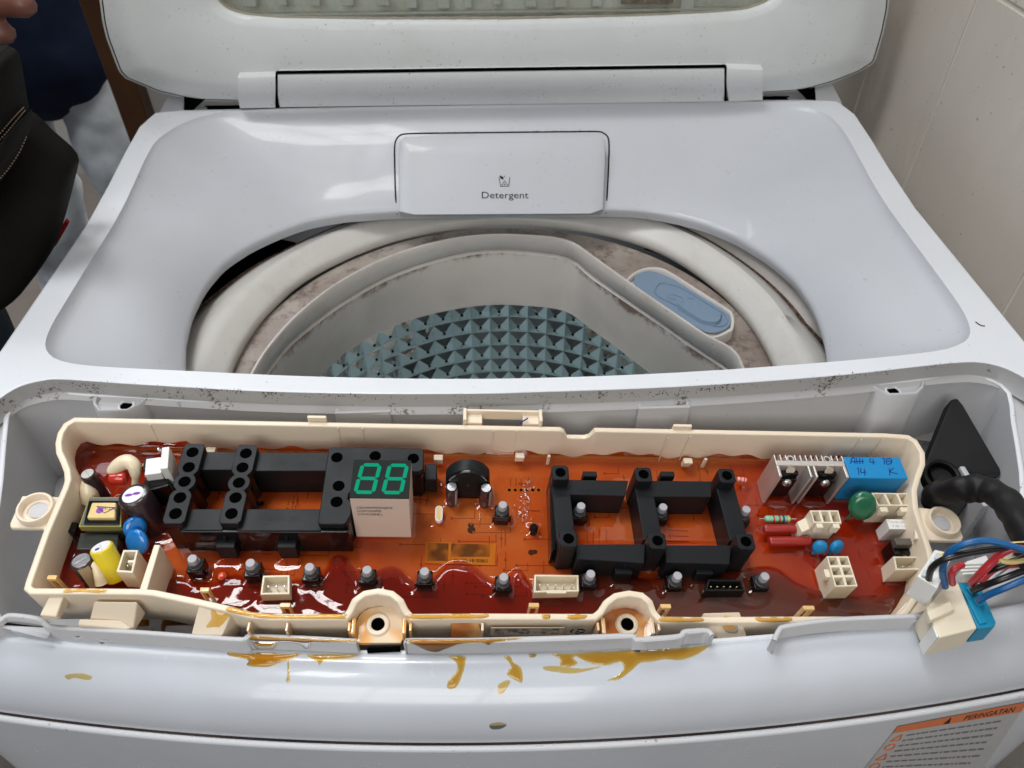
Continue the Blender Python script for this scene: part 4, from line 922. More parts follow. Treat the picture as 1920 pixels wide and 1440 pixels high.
LH = build('led_holder', MB().box((TP(480, 1000)[0], TP(480, 1000)[1]+16, -22.8), (2, 2, .4)), M_black, CB, T)
wb, wc = -4., -.5
cA = [(361, 848), (354, 876), (346, 903), (337.5, 933), (329, 963)]; cB_ = [(461, 850), (454.6, 876.5), (448, 905), (441.7, 933), (434, 963)]
for c_ in (cA, cB_):
    poly, P = chain(c_, WP, wc, 5.0); part('led_cap', MB().prism(poly, wc-4, wc), M_black, LH, bevel=.5); part('cap_wall', MB().prism(poly[:], -23.5, wc-3.9, .02), M_blackg, LH, bevel=0)
    holes(P, wc+.02, 2.75, LH)
def Q(pxs, w): return [TP(x, y, w) for x, y in pxs]
pan = Q([(616, 841), (620, 838.5), (790, 840), (795, 846), (794, 879), (788, 884), (676, 884), (672, 905), (654, 926), (652, 935), (660, 942), (658, 965), (650, 979), (645, 983), (600, 983), (596, 979)], wc)
part('led_panel', MB().prism(pan, wc-4, wc), M_black, LH, bevel=.5); part('panel_wall', MB().prism(pan, -23.5, wc-3.9, .015), M_blackg, LH, bevel=0)
holes([TP(x, y, wc) for x, y in ((631.7, 857.7), (703.5, 855), (775, 859.6), (635, 911), (631, 941))], wc+.02, 2.75, LH)
for q in ([(384, 847), (450, 847), (440, 881), (377, 881)], [(480, 848), (618, 848), (612, 883), (470, 883)], [(352, 954), (425, 954), (418, 994), (340, 994)], [(455, 954), (605, 954), (602, 995), (443, 995)]):
    part('cross_bar', MB().prism(Q(q, wb), -23.8, wb), M_black, LH, bevel=.4)
# outer flared skirt front and left
fr_ = Q([(338, 994), (660, 995), (668, 990), (664, 960)], wb); 
part('front_skirt', MB().prism(Q([(334, 985), (655, 988), (652, 997), (338, 996)], wb), -23.8, wb-.8, .02), M_blackg, LH, bevel=.5)
for x in (423, 538):
    u, v = TP(x, 1024, -13); part('holder_clip', MB().box((u, v+1, -17.5), (8.4, 4.4, 11)).box((u, v+2.4, -10.4), (1.2, 1.4, 4)), M_black, LH, bevel=.4); foot(u, v, 4, 3)
u, v = TP(808, 890, -14); part('holder_clip', MB().box((u, v, -17), (6, 9, 12)), M_black, LH, bevel=.5)
u, v = TP(500, 1000, wb); foot(TP(420, 1012)[0], TP(420, 1012)[1]+3, 18, 5); foot(TP(560, 1012)[0], TP(560, 1012)[1]+3, 22, 5)
lettering('moulded_text', 'DC92-01 KEUM', M_black, LH, T, wb, TP(505, 872, wb), (1, 0), (0, 3.2), wmax=20, lift=.1)
lettering('moulded_text', 'BASE-LED', M_black, LH, T, wb, TP(500, 975, wb), (1, 0), (0, 3.2), wmax=14, lift=.1)
RH = build('led_holder', MB().box((TP(1200, 1000)[0], TP(1200, 1000)[1], -22.8), (2, 2, .4)), M_black, CB, T)
wb, wc = -6.5, 0.
pads = [(1050.9, 885.8), (1206.9, 889.2), (1363.2, 891.5), (1066, 1009.7), (1233, 1013.6), (1398.7, 1015.2)]
for i, (x, y) in enumerate(pads):
    u, v = TP(x, y, wc); h = 4.1
    po_ = [(u-h, v-h*.75), (u-h*.75, v-h), (u+h*.75, v-h), (u+h, v-h*.75), (u+h, v+h*.75), (u+h*.75, v+h), (u-h*.75, v+h), (u-h, v+h*.75)]
    part('led_post', MB().prism(po_, -23.5, wc, .03), M_black, RH, bevel=.5)
holes([TP(x, y, wc) for x, y in pads], wc+.04, 2.5, RH)
for q in ([(1062, 899), (1178, 901), (1172, 930), (1060, 927)], [(1220, 901), (1335, 902), (1334, 932), (1218, 931)], [(1080, 1020), (1210, 1020), (1208, 1056), (1081, 1048)], [(1245, 1022), (1372, 1022), (1368, 1058), (1250, 1055)]):
    part('cross_bar', MB().prism(Q(q, wb), -23.8, wb), M_black, RH, bevel=.4)
for q in ([(1034, 900), (1067, 900), (1079, 1010), (1043.5, 1012)], [(1189, 905), (1222, 905), (1242, 1010), (1207, 1012)], [(1341, 905), (1376, 905), (1403, 1010), (1369, 1014)]):
    part('upright_bar', MB().prism(Q(q, wb), -23.8, wb-.15), M_black, RH, bevel=.4)
part('side_skirt', MB().prism(Q([(1030, 905), (1037, 905), (1042, 1030), (1034, 1034)], wb-4), -23.8, wb-4, .0), M_blackg, RH, bevel=.4)
for x in (1170, 1322):
    u, v = TP(x, 1073, -12); part('holder_clip', MB().box((u, v+1.2, -17.5), (8., 4., 11)).box((u, v+2.6, -10.6), (1.2, 1.4, 3.6)), M_black, RH, bevel=.4); foot(u, v, 4, 3)
for x in (1107, 1253):
    u, v = TP(x, 893, -8); part('holder_clip', MB().box((u, v+1.5, -14), (7, 3, 12)), M_black, RH, bevel=.4)
foot(TP(1145, 1040)[0], TP(1145, 1050)[1]+2, 22, 6); foot(TP(1300, 1040)[0], TP(1300, 1050)[1]+2, 24, 6)
lettering('moulded_text', 'DC61-03 LED', M_black, RH, T, wb, TP(1085, 922, wb), (1, 0), (0, 3), wmax=17, lift=.1)
# ---- seven segment display
wd_ = 14.5
dq = Q([(664, 862), (771, 863), (767, 934), (654.6, 933.5)], wd_); du = dq[1][0]-dq[0][0]
u0 = (dq[0][0]+dq[3][0])/2; u1 = (dq[1][0]+dq[2][0])/2; v0 = (dq[2][1]+dq[3][1])/2; v1 = (dq[0][1]+dq[1][1])/2
DS = part('digit_display', MB().prism([(u0, v0), (u1, v0), (u1, v1), (u0, v1)], -23.6, wd_-.8), M_dispb, CB, bevel=.3)
part('display_face', MB().prism([(u0, v0), (u1, v0), (u1, v1), (u0, v1)], wd_-.8, wd_), M_dispf, DS, bevel=.15)
foot((u0+u1)/2, (v0+v1)/2, (u1-u0)/2, (v1-v0)/2, 1.3)
dw, dh = u1-u0, v1-v0; sl_ = .14
def seg_poly(a, b, w):
    a = np.array(a); b = np.array(b); d = (b-a)/np.linalg.norm(b-a); n = np.array([-d[1], d[0]])*w/2
    a2 = a+d*.22; b2 = b-d*.22
    return [tuple(a2), tuple(a2+d*w*.42+n), tuple(b2-d*w*.42+n), tuple(b2), tuple(b2-d*w*.42-n), tuple(a2+d*w*.42-n)]
for k in (0, 1):
    cx_d = u0+dw*(.275+k*.47); W_ = dw*.30; hh = dh*.36; cy_ = (v0+v1)/2
    pt = lambda i, j: (cx_d+(i-.5)*W_+sl_*(j*hh), cy_+j*hh)
    A_, B2, C_, D_, E_, F_ = pt(0, 1), pt(1, 1), pt(0, 0), pt(1, 0), pt(0, -1), pt(1, -1)
    for a, b in ((A_, B2), (C_, D_), (E_, F_), (C_, A_), (D_, B2), (E_, C_), (F_, D_)):
        part('segment', MB().prism(seg_poly(a, b, 1.75), wd_-.2, wd_+.1), M_seg, DS, bevel=0, flat=True)
# printing on the display side
for r_, s_ in enumerate(('C5610WMSDKSJS7A', 'LCUF1XXXPSE', 'C19101230HE L')):
    vs, fs = text_mesh(s_); xm = max(v[0] for v in vs); wq = (dw*.62, dw*.42, dw*.44)[r_]/xm
    mb = MB().add([(u0+dw*.09+v[0]*wq, v0-.12, wd_-9.5-r_*3.0+v[1]*2.6) for v in vs], fs); part('side_print', mb, M_inkb, DS, bevel=0, flat=True)
# ---- buzzer: disc on edge with legs
u, v = TP(877, 905, -12)
BZ = part('buzzer', MB().lathe([(10.1, 4.2), (10.5, 3.8), (10.5, -3.2), (10.1, -3.8)], (u, v+2, -11.2), axis=(0, -1, .10), n=48), M_blackg, CB, bevel=0, angle=30)
part('buzzer_foot', MB().box((u, v+1.6, -20), (20.8, 7.8, 7)), M_blackg, BZ, bevel=.4)
part('buzzer_cone', MB().lathe([(9.2, 0), (9.0, .15), (1.2, .15), (1., -.4)], (u, v-2.4, -11.), axis=(0, -1, .10), n=40, cap=(False, True)), M_rubber, BZ, bevel=0)
part('buzzer_rim', MB().lathe([(10.55, 3), (10.8, 2.6), (10.8, -3.2), (10.55, -3.4)], (u, v+2, -11.2), axis=(0, -1, .10), n=48, cap=(False, False)), M_black, BZ, bevel=0)
foot(u, v, 11, 4)
# ---- capacitors helper
def cyl(name, c, r, h, mside, mtop, axis=(0, 0, 1), inset=.35, lab=True, n=32, stripe=None, score=True):
    a = np.array(axis, float); a /= np.linalg.norm(a)
    body = part(name, MB().lathe([(r*.96, 0), (r, .4), (r, h-.9), (r*.95, h-.35), (r*.86, h-.02)], c, axis=a, n=n, cap=(True, True)), mside, CB, bevel=0, angle=45)
    tp = np.array(c)+a*h
    t_ = part('cap_top', MB().lathe([(r*(.82 if score else .70), -.05), (r*(.8 if score else .68), .12)], tp, axis=a, n=n), mtop, body, bevel=0)
    if score:
        hx_ = np.cross(a, [0, 1, .3]); hx_ /= np.linalg.norm(hx_); hy_ = np.cross(a, hx_)
        for e in (hx_+hy_, hx_-hy_):
            e = e/np.linalg.norm(e)*r*.62; part('score_line', MB().tube([tp-e+a*.12, tp+e+a*.12], .09, 6), M_steel, t_, bevel=0)
    if stripe is not None:
        rg = []
        hx_ = np.cross(a, [0, 0, 1.]) if abs(a[2]) < .9 else np.cross(a, [0, 1., 0]); hx_ /= np.linalg.norm(hx_); hy_ = np.cross(a, hx_)
        for q in np.linspace(stripe[0], stripe[1], 8): rg.append([np.array(c)+a*hh_+(hx_*math.cos(q)+hy_*math.sin(q))*(r+.06) for hh_ in (.6, h-.7)])
        part('polarity_stripe', MB().loft(rg, closed=False), stripe[2], body, bevel=0)
    return body, tp, a
for x, y in ((847, 911.7), (911.5, 914)):
    u, v = TP(x, y, -8); b_, tp, a = cyl('small_capacitor', (u, v, -23.6), 2.85, 15.2, M_capd, M_steel, stripe=(2.2, 3.0, M_greycap)); foot(u, v, 2.6, 2.6, 1.2)
u, v = TP(823, 962, -19.5); qc = [(u+1.9*math.cos(t), v+2.4+1.9*math.sin(t)) for t in np.linspace(0, math.pi, 9)]+[(u-1.9*math.cos(t), v-2.4-1.9*math.sin(t)) for t in np.linspace(0, math.pi, 9)]
cr_ = part('crystal', MB().prism(qc, -23.6, -19.5), M_paper, CB, bevel=.4); part('crystal_top', MB().prism([tuple(q) for q in offset_poly(qc, -.7)], -19.5, -19.3), M_tape, cr_, bevel=0); foot(u, v, 1.8, 4)
u, v = TP(1001.5, 987, -18); part('transistor', MB().lathe([(2.1, 0), (2.1, 4.8), (1.6, 5.6)], (u, v, -23.6), n=18), M_blackg, CB, bevel=0); foot(u, v, 2, 2)
# yellow label with the visible serial number
lq = Q([(798, 1017), (930, 1021), (928, 1061), (796, 1057)], -23.9)
LB = part('serial_label', MB().prism(lq, WP, -23.25), M_label, CB, bevel=0)
def smudge():
    m, t, p = nt('smudged_print'); co = obj_co(t); n = noise(t, co, 150, 1, .4)
    link(t, ramp(t, n, [(.38, (.60, .36, .05)), (.58, (.20, .12, .03))]), p.inputs['Base Color']); return m
M_sm = smudge()
part('smudged_print', MB().prism(Q([(803, 1019), (841, 1020), (840, 1053), (801, 1052)], -23.8), -23.25, -23.18), M_sm, LB, bevel=0)
part('smudged_print', MB().prism(Q([(846, 1020), (919, 1022), (918, 1045), (845, 1045)], -23.8), -23.25, -23.18), M_sm, LB, bevel=0)
lettering('serial_print', '20  08  18 00863', M_inkb, LB, T, -23.25, TP(851, 1055, -23.8), (1, -.01), (0, 2.4), wmax=TP(914, 1056, -23.8)[0]-TP(851, 1055, -23.8)[0])
# silk print and tracks
mb = MB()
for i in range(6):
    x = 955+i*11; u, v = TP(x, 919, WP); mb.lathe([(1.0, .0), (1.0, .1)], (u, v, WP), n=12)
a = TP(950, 915, WP); b = TP(1018, 924, WP); mb2 = MB().prism([(a[0], a[1]), (b[0], a[1]), (b[0], b[1]), (a[0], b[1])], WP, WP+.06)
sk = part('pin_strip', mb2, M_silk, CB, bevel=0)
for i in range(6):
    u, v = TP(955+i*11, 919, WP); part('pin_hole', MB().lathe([(.85, 0), (.85, .12)], (u, v, WP), n=12), M_dark, sk, bevel=0)
def track(pts, w=.35, mat=M_silk, nm='jumper_wire', r=.22):
    P = [TP(x, y, WP) for x, y in pts]; return part(nm, MB().tube([(p[0], p[1], WP+.35) for p in P], r, 6), mat, CB, bevel=0)
M_jump = plastic('jumper_copper', (.60, .25, .06), .4, .1, metal=.3)
for q in ([(947, 995), (947, 1023)], [(1019, 1052), (1019, 1075)], [(1101, 993), (1101, 1016)], [(1112, 993), (1112, 1016)], [(1123, 993), (1123, 1016)], [(1137, 993), (1137, 1016)], [(1253, 994), (1290, 996)], [(1253, 1005), (1290, 1006)], [(1253, 1015), (1292, 1016)], [(556, 910), (560, 950)], [(470, 1039), (508, 1039)], [(1608, 1030), (1613, 1048)], [(1625, 1068), (1630, 1084)], [(990, 958), (1012, 958)], [(957, 897), (957, 912)], [(967, 897), (967, 912)], [(977, 897), (977, 912)]): track(q, mat=M_jump)
trk = MB(); tr_rng = random.Random(3)
for i in range(150):
    x = tr_rng.uniform(300, 1690); y = tr_rng.uniform(880, 1130); u, v = TP(x, y, WP); L = tr_rng.uniform(4, 22)
    if inside((u, v), inn_t) and inside((u+L, v), inn_t):
        if tr_rng.random() < .5: trk.box((u+L/2, v, WP+.05), (L, .45, .08)); trk.box((u+L, v+2, WP+.05), (.45, 4, .08))
        else: trk.box((u, v, WP+.05), (.45, min(L, 9), .08))
        trk.lathe([(.8, 0), (.8, .12)], (u, v, WP), n=8)
part('board_tracks', trk, plastic('track_brown', (.50, .17, .05), .5, .1), CB, bevel=0, flat=True, kind='stuff')
mb = MB(); ar = [(1452, 1054), (1478, 1055), (1478, 1050), (1485, 1060), (1478, 1069), (1476, 1064), (1455, 1063)]
A2 = Q(ar, WP); 
for i in range(len(A2)): stroke(mb, [A2[i], A2[(i+1) % len(A2)]], .42, WP+.1)
part('printed_arrow', mb, M_silk, CB, bevel=0)
for x, y, s_, wdt in ((528, 952, '0 1', 30), (738, 1050, 'C5 C6', 22), (935, 1035, 'BASE', 18), (1300, 1000, 'LED', 12), (960, 895, '5 5 9  2 5 5', 60), (1450, 1100, 'CN5', 20), (1640, 1098, 'O', 9)):
    a = TP(x, y, WP); b = TP(x+wdt, y, WP); lettering('silk_print', s_, M_silk, CB, T, WP, a, (1, 0), (0, 2.2), wmax=b[0]-a[0], lift=.12)
q = Q([(529, 941), (560, 941), (559, 953), (528, 953)], WP); part('silk_patch', MB().prism(q, WP, WP+.06), M_silk, CB, bevel=0)
# ---- tact switches
def switch(x, y, wt=-9.):
    u, v = TP(x, y, wt); ro = random.uniform(-.05, .05)
    b = part('push_button', MB().box((u, v, -19.5), (7.0, 7.0, 8.0), ro), M_blackg, CB, bevel=.5)
    part('button_housing', MB().lathe([(3.4, 0), (3.4, 1.1), (3.0, 1.5), (2.7, 1.6)], (u, v, -15.5), n=8), M_collar, b, bevel=.2)
    part('button_collar', MB().lathe([(2.7, 0), (2.65, 1.6), (2.5, 1.8)], (u, v, -14.2), n=24), M_collar, b, bevel=0)
    part('button_cap', MB().lathe([(2.05, 0), (2.05, wt+12.2), (1.85, wt+12.5)], (u, v, -12.5), n=24), M_greycap, b, bevel=0, angle=30)
    for s_ in (-1, 1): part('button_leg', MB().box((u+s_*3.9, v-1.2, -21), (1.2, 1.2, 5)), M_blackg, b, bevel=.2)
    foot(u, v, 3.6, 3.6, 2.2)
for x, y in ((360, 1047), (469, 1055), (580, 1063), (688, 1068), (796, 1071), (944.8, 1081.5), (943, 946), (1108, 1075.5), (1271, 1079), (1090, 948), (1244, 950), (1400, 954.5), (1435, 1080)): switch(x, y)
u, v = TP(415, 1077, -20); rb_ = part('red_led', MB().lathe([(2.3, 0), (2.5, 1.), (1.9, 2.), (1.6, 2.1), (1.4, 2.9), (.6, 3.1)], (u, v, -23.3), n=14), plastic('red_translucent_led', (.75, .10, .04), .15, .05, coat=.5, sss=.3), CB, bevel=0); foot(u, v, 2, 2)
# ---- open box connectors
def header(name, quad, w, depth, mat, pins=3, t=.9, pinmat=M_creamc, wall=.9, h0=-23.6):
    P = Q(quad, w); n = len(P); I = [tuple(q) for q in offset_poly(P, -wall)]
    f = lambda A, z: [(p[0], p[1], z) for p in A]
    mb = MB().loft([f(P, h0), f(P, w-.2), f([tuple(q) for q in offset_poly(P, -.2)], w), f([tuple(q) for q in offset_poly(P, -wall+.15)], w), f(I, w-.2), f(I, w-depth)], cap=(True, True))
    o = part(name, mb, mat, CB, bevel=0, angle=30)
    c0 = (np.array(I[3])+np.array(I[0]))/2; c1 = (np.array(I[1])+np.array(I[2]))/2
    for i in range(pins):
        c = c0+(c1-c0)*((i+.5)/pins)*1.0
        part('pin', MB().box((c[0], c[1], w-depth+2.2), (.64, .64, 4.4)), pinmat, o, bevel=.1)
    m_ = np.mean(np.array(P), 0); foot(m_[0], m_[1], (P[1][0]-P[0][0])/2, abs(P[0][1]-P[-1][1])/2, 1.)
    return o
h = header('pin_header', [(493, 1079), (543, 1078), (543, 1114), (488, 1115)], -14, 6, M_creamc, 3, pinmat=M_steel)
h = header('pin_header', [(1002, 1077), (1085, 1078), (1085.5, 1109), (1001, 1111)], -14, 6, M_creamc, 5)
part('header_slot', MB().box((TP(1043, 1103, -14)[0], TP(1043, 1111, -14)[1]+.4, -15), (9, 1.6, 2.2)), M_creamc, h, bevel=.2)
h = header('pin_header', [(1328, 1086), (1390, 1087), (1397, 1108), (1322, 1108)], -13, 6, M_black, 5, pinmat=plastic('brass_pin', (.7, .5, .2), .3, .05, metal=.9))
h = header('pin_header', [(231, 1031), (259, 1031), (249, 1074), (218, 1072)], -6, 9, M_creamc, 3, pinmat=M_steel)
part('header_key', MB().box((TP(246, 1052, -6)[0], TP(246, 1052, -6)[1], -8.6), (3, 1.2, 5)), M_creamc, h, bevel=.2)
h = header('pin_header', [(1675, 1043), (1731, 1043), (1739, 1068), (1680, 1069)], -9, 8, M_creamc, 4)
# latching power connectors with cells
def cellconn(name, quad, w, nx, ny, depth=7, mat=M_creamc, latch=None, wall=.75):
    P = np.array(Q(quad, w)); o = None
    def bil(s_, t): return (P[0]*(1-s_)+P[1]*s_)*(1-t)+(P[3]*(1-s_)+P[2]*s_)*t
    mb = MB(); W_ = np.linalg.norm(P[1]-P[0]); H_ = np.linalg.norm(P[3]-P[0]); a = wall/W_; b = wall/H_
    f = lambda A, z: [(p[0], p[1], z) for p in A]
    C = [tuple(bil(*q)) for q in ((0, 0), (1, 0), (1, 1), (0, 1))]
    mb.loft([f(C, -23.6), f(C, w)], cap=(True, False))
    xs = np.linspace(0, 1, nx+1); ys_ = np.linspace(0, 1, ny+1)
    # top grid: cells open, walls as faces
    for i in range(nx):
        for j in range(ny):
            O = [(xs[i], ys_[j]), (xs[i+1], ys_[j]), (xs[i+1], ys_[j+1]), (xs[i], ys_[j+1])]
            I = [(xs[i]+a*.8, ys_[j]+b*.8), (xs[i+1]-a*.8, ys_[j]+b*.8), (xs[i+1]-a*.8, ys_[j+1]-b*.8), (xs[i]+a*.8, ys_[j+1]-b*.8)]
            O = [tuple(bil(*q)) for q in O]; I = [tuple(bil(*q)) for q in I]
            mb.loft([f(O, w), f(I, w), f(I, w-depth)], cap=(False, True))
    o = part(name, mb, mat, CB, bevel=0, flat=True)
    for i in range(nx):
        for j in range(ny):
            c = bil((xs[i]+xs[i+1])/2, (ys_[j]+ys_[j+1])/2); part('terminal', MB().box((c[0], c[1], w-depth+1.5), (1.0, .7, 3)), M_steel, o, bevel=.1)
    m_ = P.mean(0); foot(m_[0], m_[1], W_/2, H_/2, 1.2); return o, P
o_, P_ = cellconn('power_connector', [(1550, 1043), (1590, 1043), (1608, 1099), (1566, 1100)], -7, 2, 3)
part('latch', MB().box((P_[0][0]*.5+P_[3][0]*.5-1, P_[0][1]*.5+P_[3][1]*.5, -11), (2.2, 4, 4)), M_creamc, o_, bevel=.3)
o_, P_ = cellconn('power_connector', [(1518.5, 957), (1571.7, 957), (1578, 981), (1526, 980)], -6, 3, 1)
for k in (.12, .72): part('latch', MB().box((P_[3][0]+(P_[2][0]-P_[3][0])*(k+.08), P_[3][1]-1.3, -9), (3.2, 2.4, 5.5)), M_creamc, o_, bevel=.3)
part('connector_skirt', MB().prism([(P_[0][0]-5, P_[0][1]-3), (P_[0][0]+1, P_[0][1]), (P_[3][0]+1, P_[3][1]), (P_[3][0]-4, P_[3][1]-2)], -23.6, -12), M_creamc, o_, bevel=.5)
o_, P_ = cellconn('power_connector', [(1634, 924), (1705, 925), (1714, 948), (1647, 948)], -5, 3, 1)
for k in (.05, .62): part('latch', MB().box((P_[3][0]+(P_[2][0]-P_[3][0])*(k+.1), P_[3][1]-1.5, -8), (4., 2.8, 4.5)), M_creamc, o_, bevel=.3)
# ---- heat sink
wt = 3.5; a = TP(1453, 862, wt); b = TP(1582, 864, wt); hs = MB(); vb_ = TP(1468, 893, wt)[1]; vs0 = a[1]
ua, ub = a[0], b[0]; Lh = ub-ua
spine = (vs0-.2, vs0-3.2)
def hb(u_a, u_b, v_a, v_b): hs.box(((u_a+u_b)/2, (v_a+v_b)/2, (wt-23.6)/2), (abs(u_b-u_a), abs(v_b-v_a), wt+23.6))
hb(ua, ub, spine[0], spine[1])
HSK = part('heat_sink', hs, M_alu, CB, bevel=.3)
for k in (.0, .085, .165, .30, .38, .46, .54, .62, .70, .84, .92, 1.0):
    part('fin', MB().box((ua+Lh*k*.985+.4, spine[0]+1.6, (wt-23.6)/2), (.75, 3.4, wt+23.6)), M_alu, HSK, bevel=.25)
for k in (.235, .77): part('screw_channel', MB().lathe([(1.9, 0), (1.9, wt+23.4), (1.2, wt+23.4), (1.2, wt+15)], (ua+Lh*k, spine[0]+1.2, -23.6), n=20, cap=(True, True)), M_alu, HSK, bevel=0)
for k, t_ in ((.0, 1.5), (.44, 1.2), (.56, 1.2), (1.0, 1.6)):
    uu = ua+Lh*k+(.7 if k < .5 else -.7); part('leg', MB().box((uu, (spine[1]+vb_)/2, (wt-23.6)/2), (t_, abs(vb_-spine[1])+.2, wt+23.6-.1)), M_alu, HSK, bevel=.4)
for k in (.22, .78):
    uu = ua+Lh*k
    tr_ = part('power_transistor', MB().box((uu, spine[1]-1.9, -12), (9.4, 3.6, 16)).box((uu, spine[1]-1.2, -2.6), (9.4, 2.2, 3.6)), M_blackg, CB, bevel=.4)
    m = MB().lathe([(2.5, 0), (2.4, .7), (1.6, 1.4), (.5, 1.6)], (uu, spine[1]-3.6, -6.5), axis=(0, -1, .25), n=24, cap=(True, True)); sc_ = part('screw', m, M_steel, tr_, bevel=0, angle=60)
    for e in ((1, 0), (0, 1)): part('screw_slot', MB().box((uu, spine[1]-5.15, -6.1), (.45+1.9*e[0], .5, .45+1.9*e[1])), M_collar, sc_, bevel=0)
    part('washer', MB().lathe([(2.3, 0), (2.3, .5), (1.2, .5)], (uu+.2, spine[1]-.6, .4), axis=(0, -1, .4), n=20), M_steel, tr_, bevel=0)
    foot(uu, spine[1]-3, 5, 3)
# ---- blue relay
P_ = Q([(1585, 856), (1686, 857), (1704, 897), (1591, 897)], -1.5); ru0 = (P_[0][0]+P_[3][0])/2; ru1 = (P_[1][0]+P_[2][0])/2; rv0 = (P_[2][1]+P_[3][1])/2; rv1 = P_[0][1]
RL_ = part('blue_relay', MB().box(((ru0+ru1)/2, (rv0+rv1)/2, -12.5), (ru1-ru0, rv1-rv0, 22)), M_relay, CB, bevel=.5); foot((ru0+ru1)/2, (rv0+rv1)/2, (ru1-ru0)/2, (rv1-rv0)/2)
def ink(strokes):
    mb = MB()
    for st_ in strokes:
        P = [TP(1380+x/4.8, 800+y/4.8, -1.5) for x, y in st_]; mb.tube([(p[0], p[1], -1.4) for p in P], .22, 6)
    return part('handwriting', mb, M_ink, RL_, bevel=0)
ink([[(1030, 335), (1040, 290), (1065, 280), (1070, 335)], [(1035, 315), (1150, 312)], [(1085, 285), (1090, 335)], [(1112, 283), (1115, 335)], [(1138, 290), (1140, 335)], [(1210, 285), (1205, 318), (1250, 318)], [(1232, 290), (1238, 340)], [(1320, 290), (1332, 285), (1335, 340)], [(1352, 290), (1355, 335), (1395, 330), (1400, 300), (1380, 288), (1355, 292)], [(1356, 312), (1395, 312)], [(1090, 380), (1100, 375), (1105, 430)], [(1125, 375), (1122, 410), (1172, 408)], [(1155, 380), (1160, 440)], [(1378, 375), (1385, 440)], [(1420, 370), (1388, 405), (1455, 425)]])
# ---- varistor and other discs
def disc(name, c, r, t, mat, yaw, lean=.0, leads=True, sy=1.1):
    a = np.array([math.sin(yaw), -math.cos(yaw), math.sin(lean)]); m = MB().lathe([(r*.55, -t/2-.25), (r*.85, -t/2+.1), (r*.98, -t*.2), (r, 0), (r*.98, t*.2), (r*.85, t/2-.1), (r*.55, t/2+.25)], c, axis=a, n=30, sx=1, sy=sy)
    o = part(name, m, mat, CB, bevel=0, angle=80)
    if leads: part('lead_leg', MB().tube([(c[0]-r*.35, c[1]-.4, c[2]-r*.8), (c[0]-r*.4, c[1]-.5, -23.5)], lambda s: 1.1-.5*s, 10), mat, o, bevel=0)
    foot(c[0], c[1], r*.6, 1.5, 1.); return o
u, v = TP(1617, 948, -9); disc('varistor', (u, v, -9), 6.7, 4.4, M_green, -.25, .75, sy=1.15)
u, v = TP(1539, 1024, -15); disc('disc_capacitor', (u, v, -16), 3.5, 2.6, M_relay, -.3, .4)
u, v = TP(1570, 1024, -15); disc('disc_capacitor', (u, v, -16), 3.7, 2.8, M_relay, .3, .4)
u, v = TP(252, 988, -9); disc('disc_capacitor', (u, v, -10), 5.0, 3.2, M_blue, .55, .9)
u, v = TP(256, 1014, -10); disc('disc_capacitor', (u, v, -11), 5.6, 3.2, M_blue, -.35, .9)
# ---- film capacitors, resistors
def rod(name, x0, y0, x1, y1, w, r, mat, flat_=1.):
    a = TP(x0, y0, w); b = TP(x1, y1, w); A = np.array([a[0], a[1], w]); Bv = np.array([b[0], b[1], w]); L = np.linalg.norm(Bv-A)
    m = MB().lathe([(r*.55, 0), (r*.92, .5), (r, 1.3), (r, L-1.3), (r*.92, L-.5), (r*.55, L)], A, axis=(Bv-A)/L, n=22)
    foot((a[0]+b[0])/2, (a[1]+b[1])/2, L/2, r*.6, .9); return part(name, m, mat, CB, bevel=0, angle=60), A, (Bv-A)/L, L
rod('film_capacitor', 1430, 992, 1510, 991, -17, 2.35, M_red); rod('film_capacitor', 1440, 1015, 1520, 1014, -17.5, 2.35, M_red)
rs, A, d, L = rod('resistor', 1434, 973, 1482, 973, -19, 1.75, M_resg)
for k, mm in ((.28, M_redb), (.50, M_redb), (.66, M_ink), (.86, M_tape)): part('colour_band', MB().lathe([(1.8, 0), (1.85, .1), (1.85, .8), (1.8, .9)], A+d*L*k, axis=d, n=22, cap=(False, False)), mm, rs, bevel=0)
part('lead', MB().tube([A-d*3, A], .3, 6), M_steel, rs, bevel=0); part('lead', MB().tube([A+d*L, A+d*(L+3)], .3, 6), M_steel, rs, bevel=0)
rs, A, d, L = rod('resistor', 1382, 898, 1401, 901, -18, 1.35, M_resp)
for k in (.25, .6, .85): part('colour_band', MB().lathe([(1.4, 0), (1.42, .1), (1.42, .5), (1.4, .6)], A+d*L*k, axis=d, n=18, cap=(False, False)), M_redb, rs, bevel=0)
# ---- small white relay, choke
P_ = Q([(1657, 971), (1709, 972), (1717, 994), (1665, 994)], -10); c_ = np.mean(P_, 0)
wr_ = part('white_relay', MB().box((c_[0], c_[1], -17), (12.2, 5.6, 14)), M_nylon, CB, bevel=.3); foot(c_[0], c_[1], 6.2, 3)
lettering('relay_print', 'M-05 250A', plastic('grey_print', (.35, .36, .38), .5), wr_, T, -10, (c_[0]-4.5, c_[1]+.4), (1, 0), (0, 1.6), wmax=9); lettering('relay_print', 'T 85 1.5uF', M_greycap, wr_, T, -10, (c_[0]-4.5, c_[1]-1.7), (1, 0), (0, 1.4), wmax=9)
P_ = Q([(1672, 1009), (1738, 1011), (1744, 1022), (1668, 1020)], -9); c_ = np.mean(P_, 0)
ck = part('choke', MB().box((c_[0]+.6, c_[1], -11.), (15.6, 3.6, 4.2)), plastic('choke_core_grey', (.13, .12, .095), .3, .2, smudge=.4, smcol=(.03, .03, .03)), CB, bevel=.3); part('choke_base', MB().box((c_[0], c_[1]-1.5, -18), (15, 7, 11)), M_blackg, ck, bevel=.3)
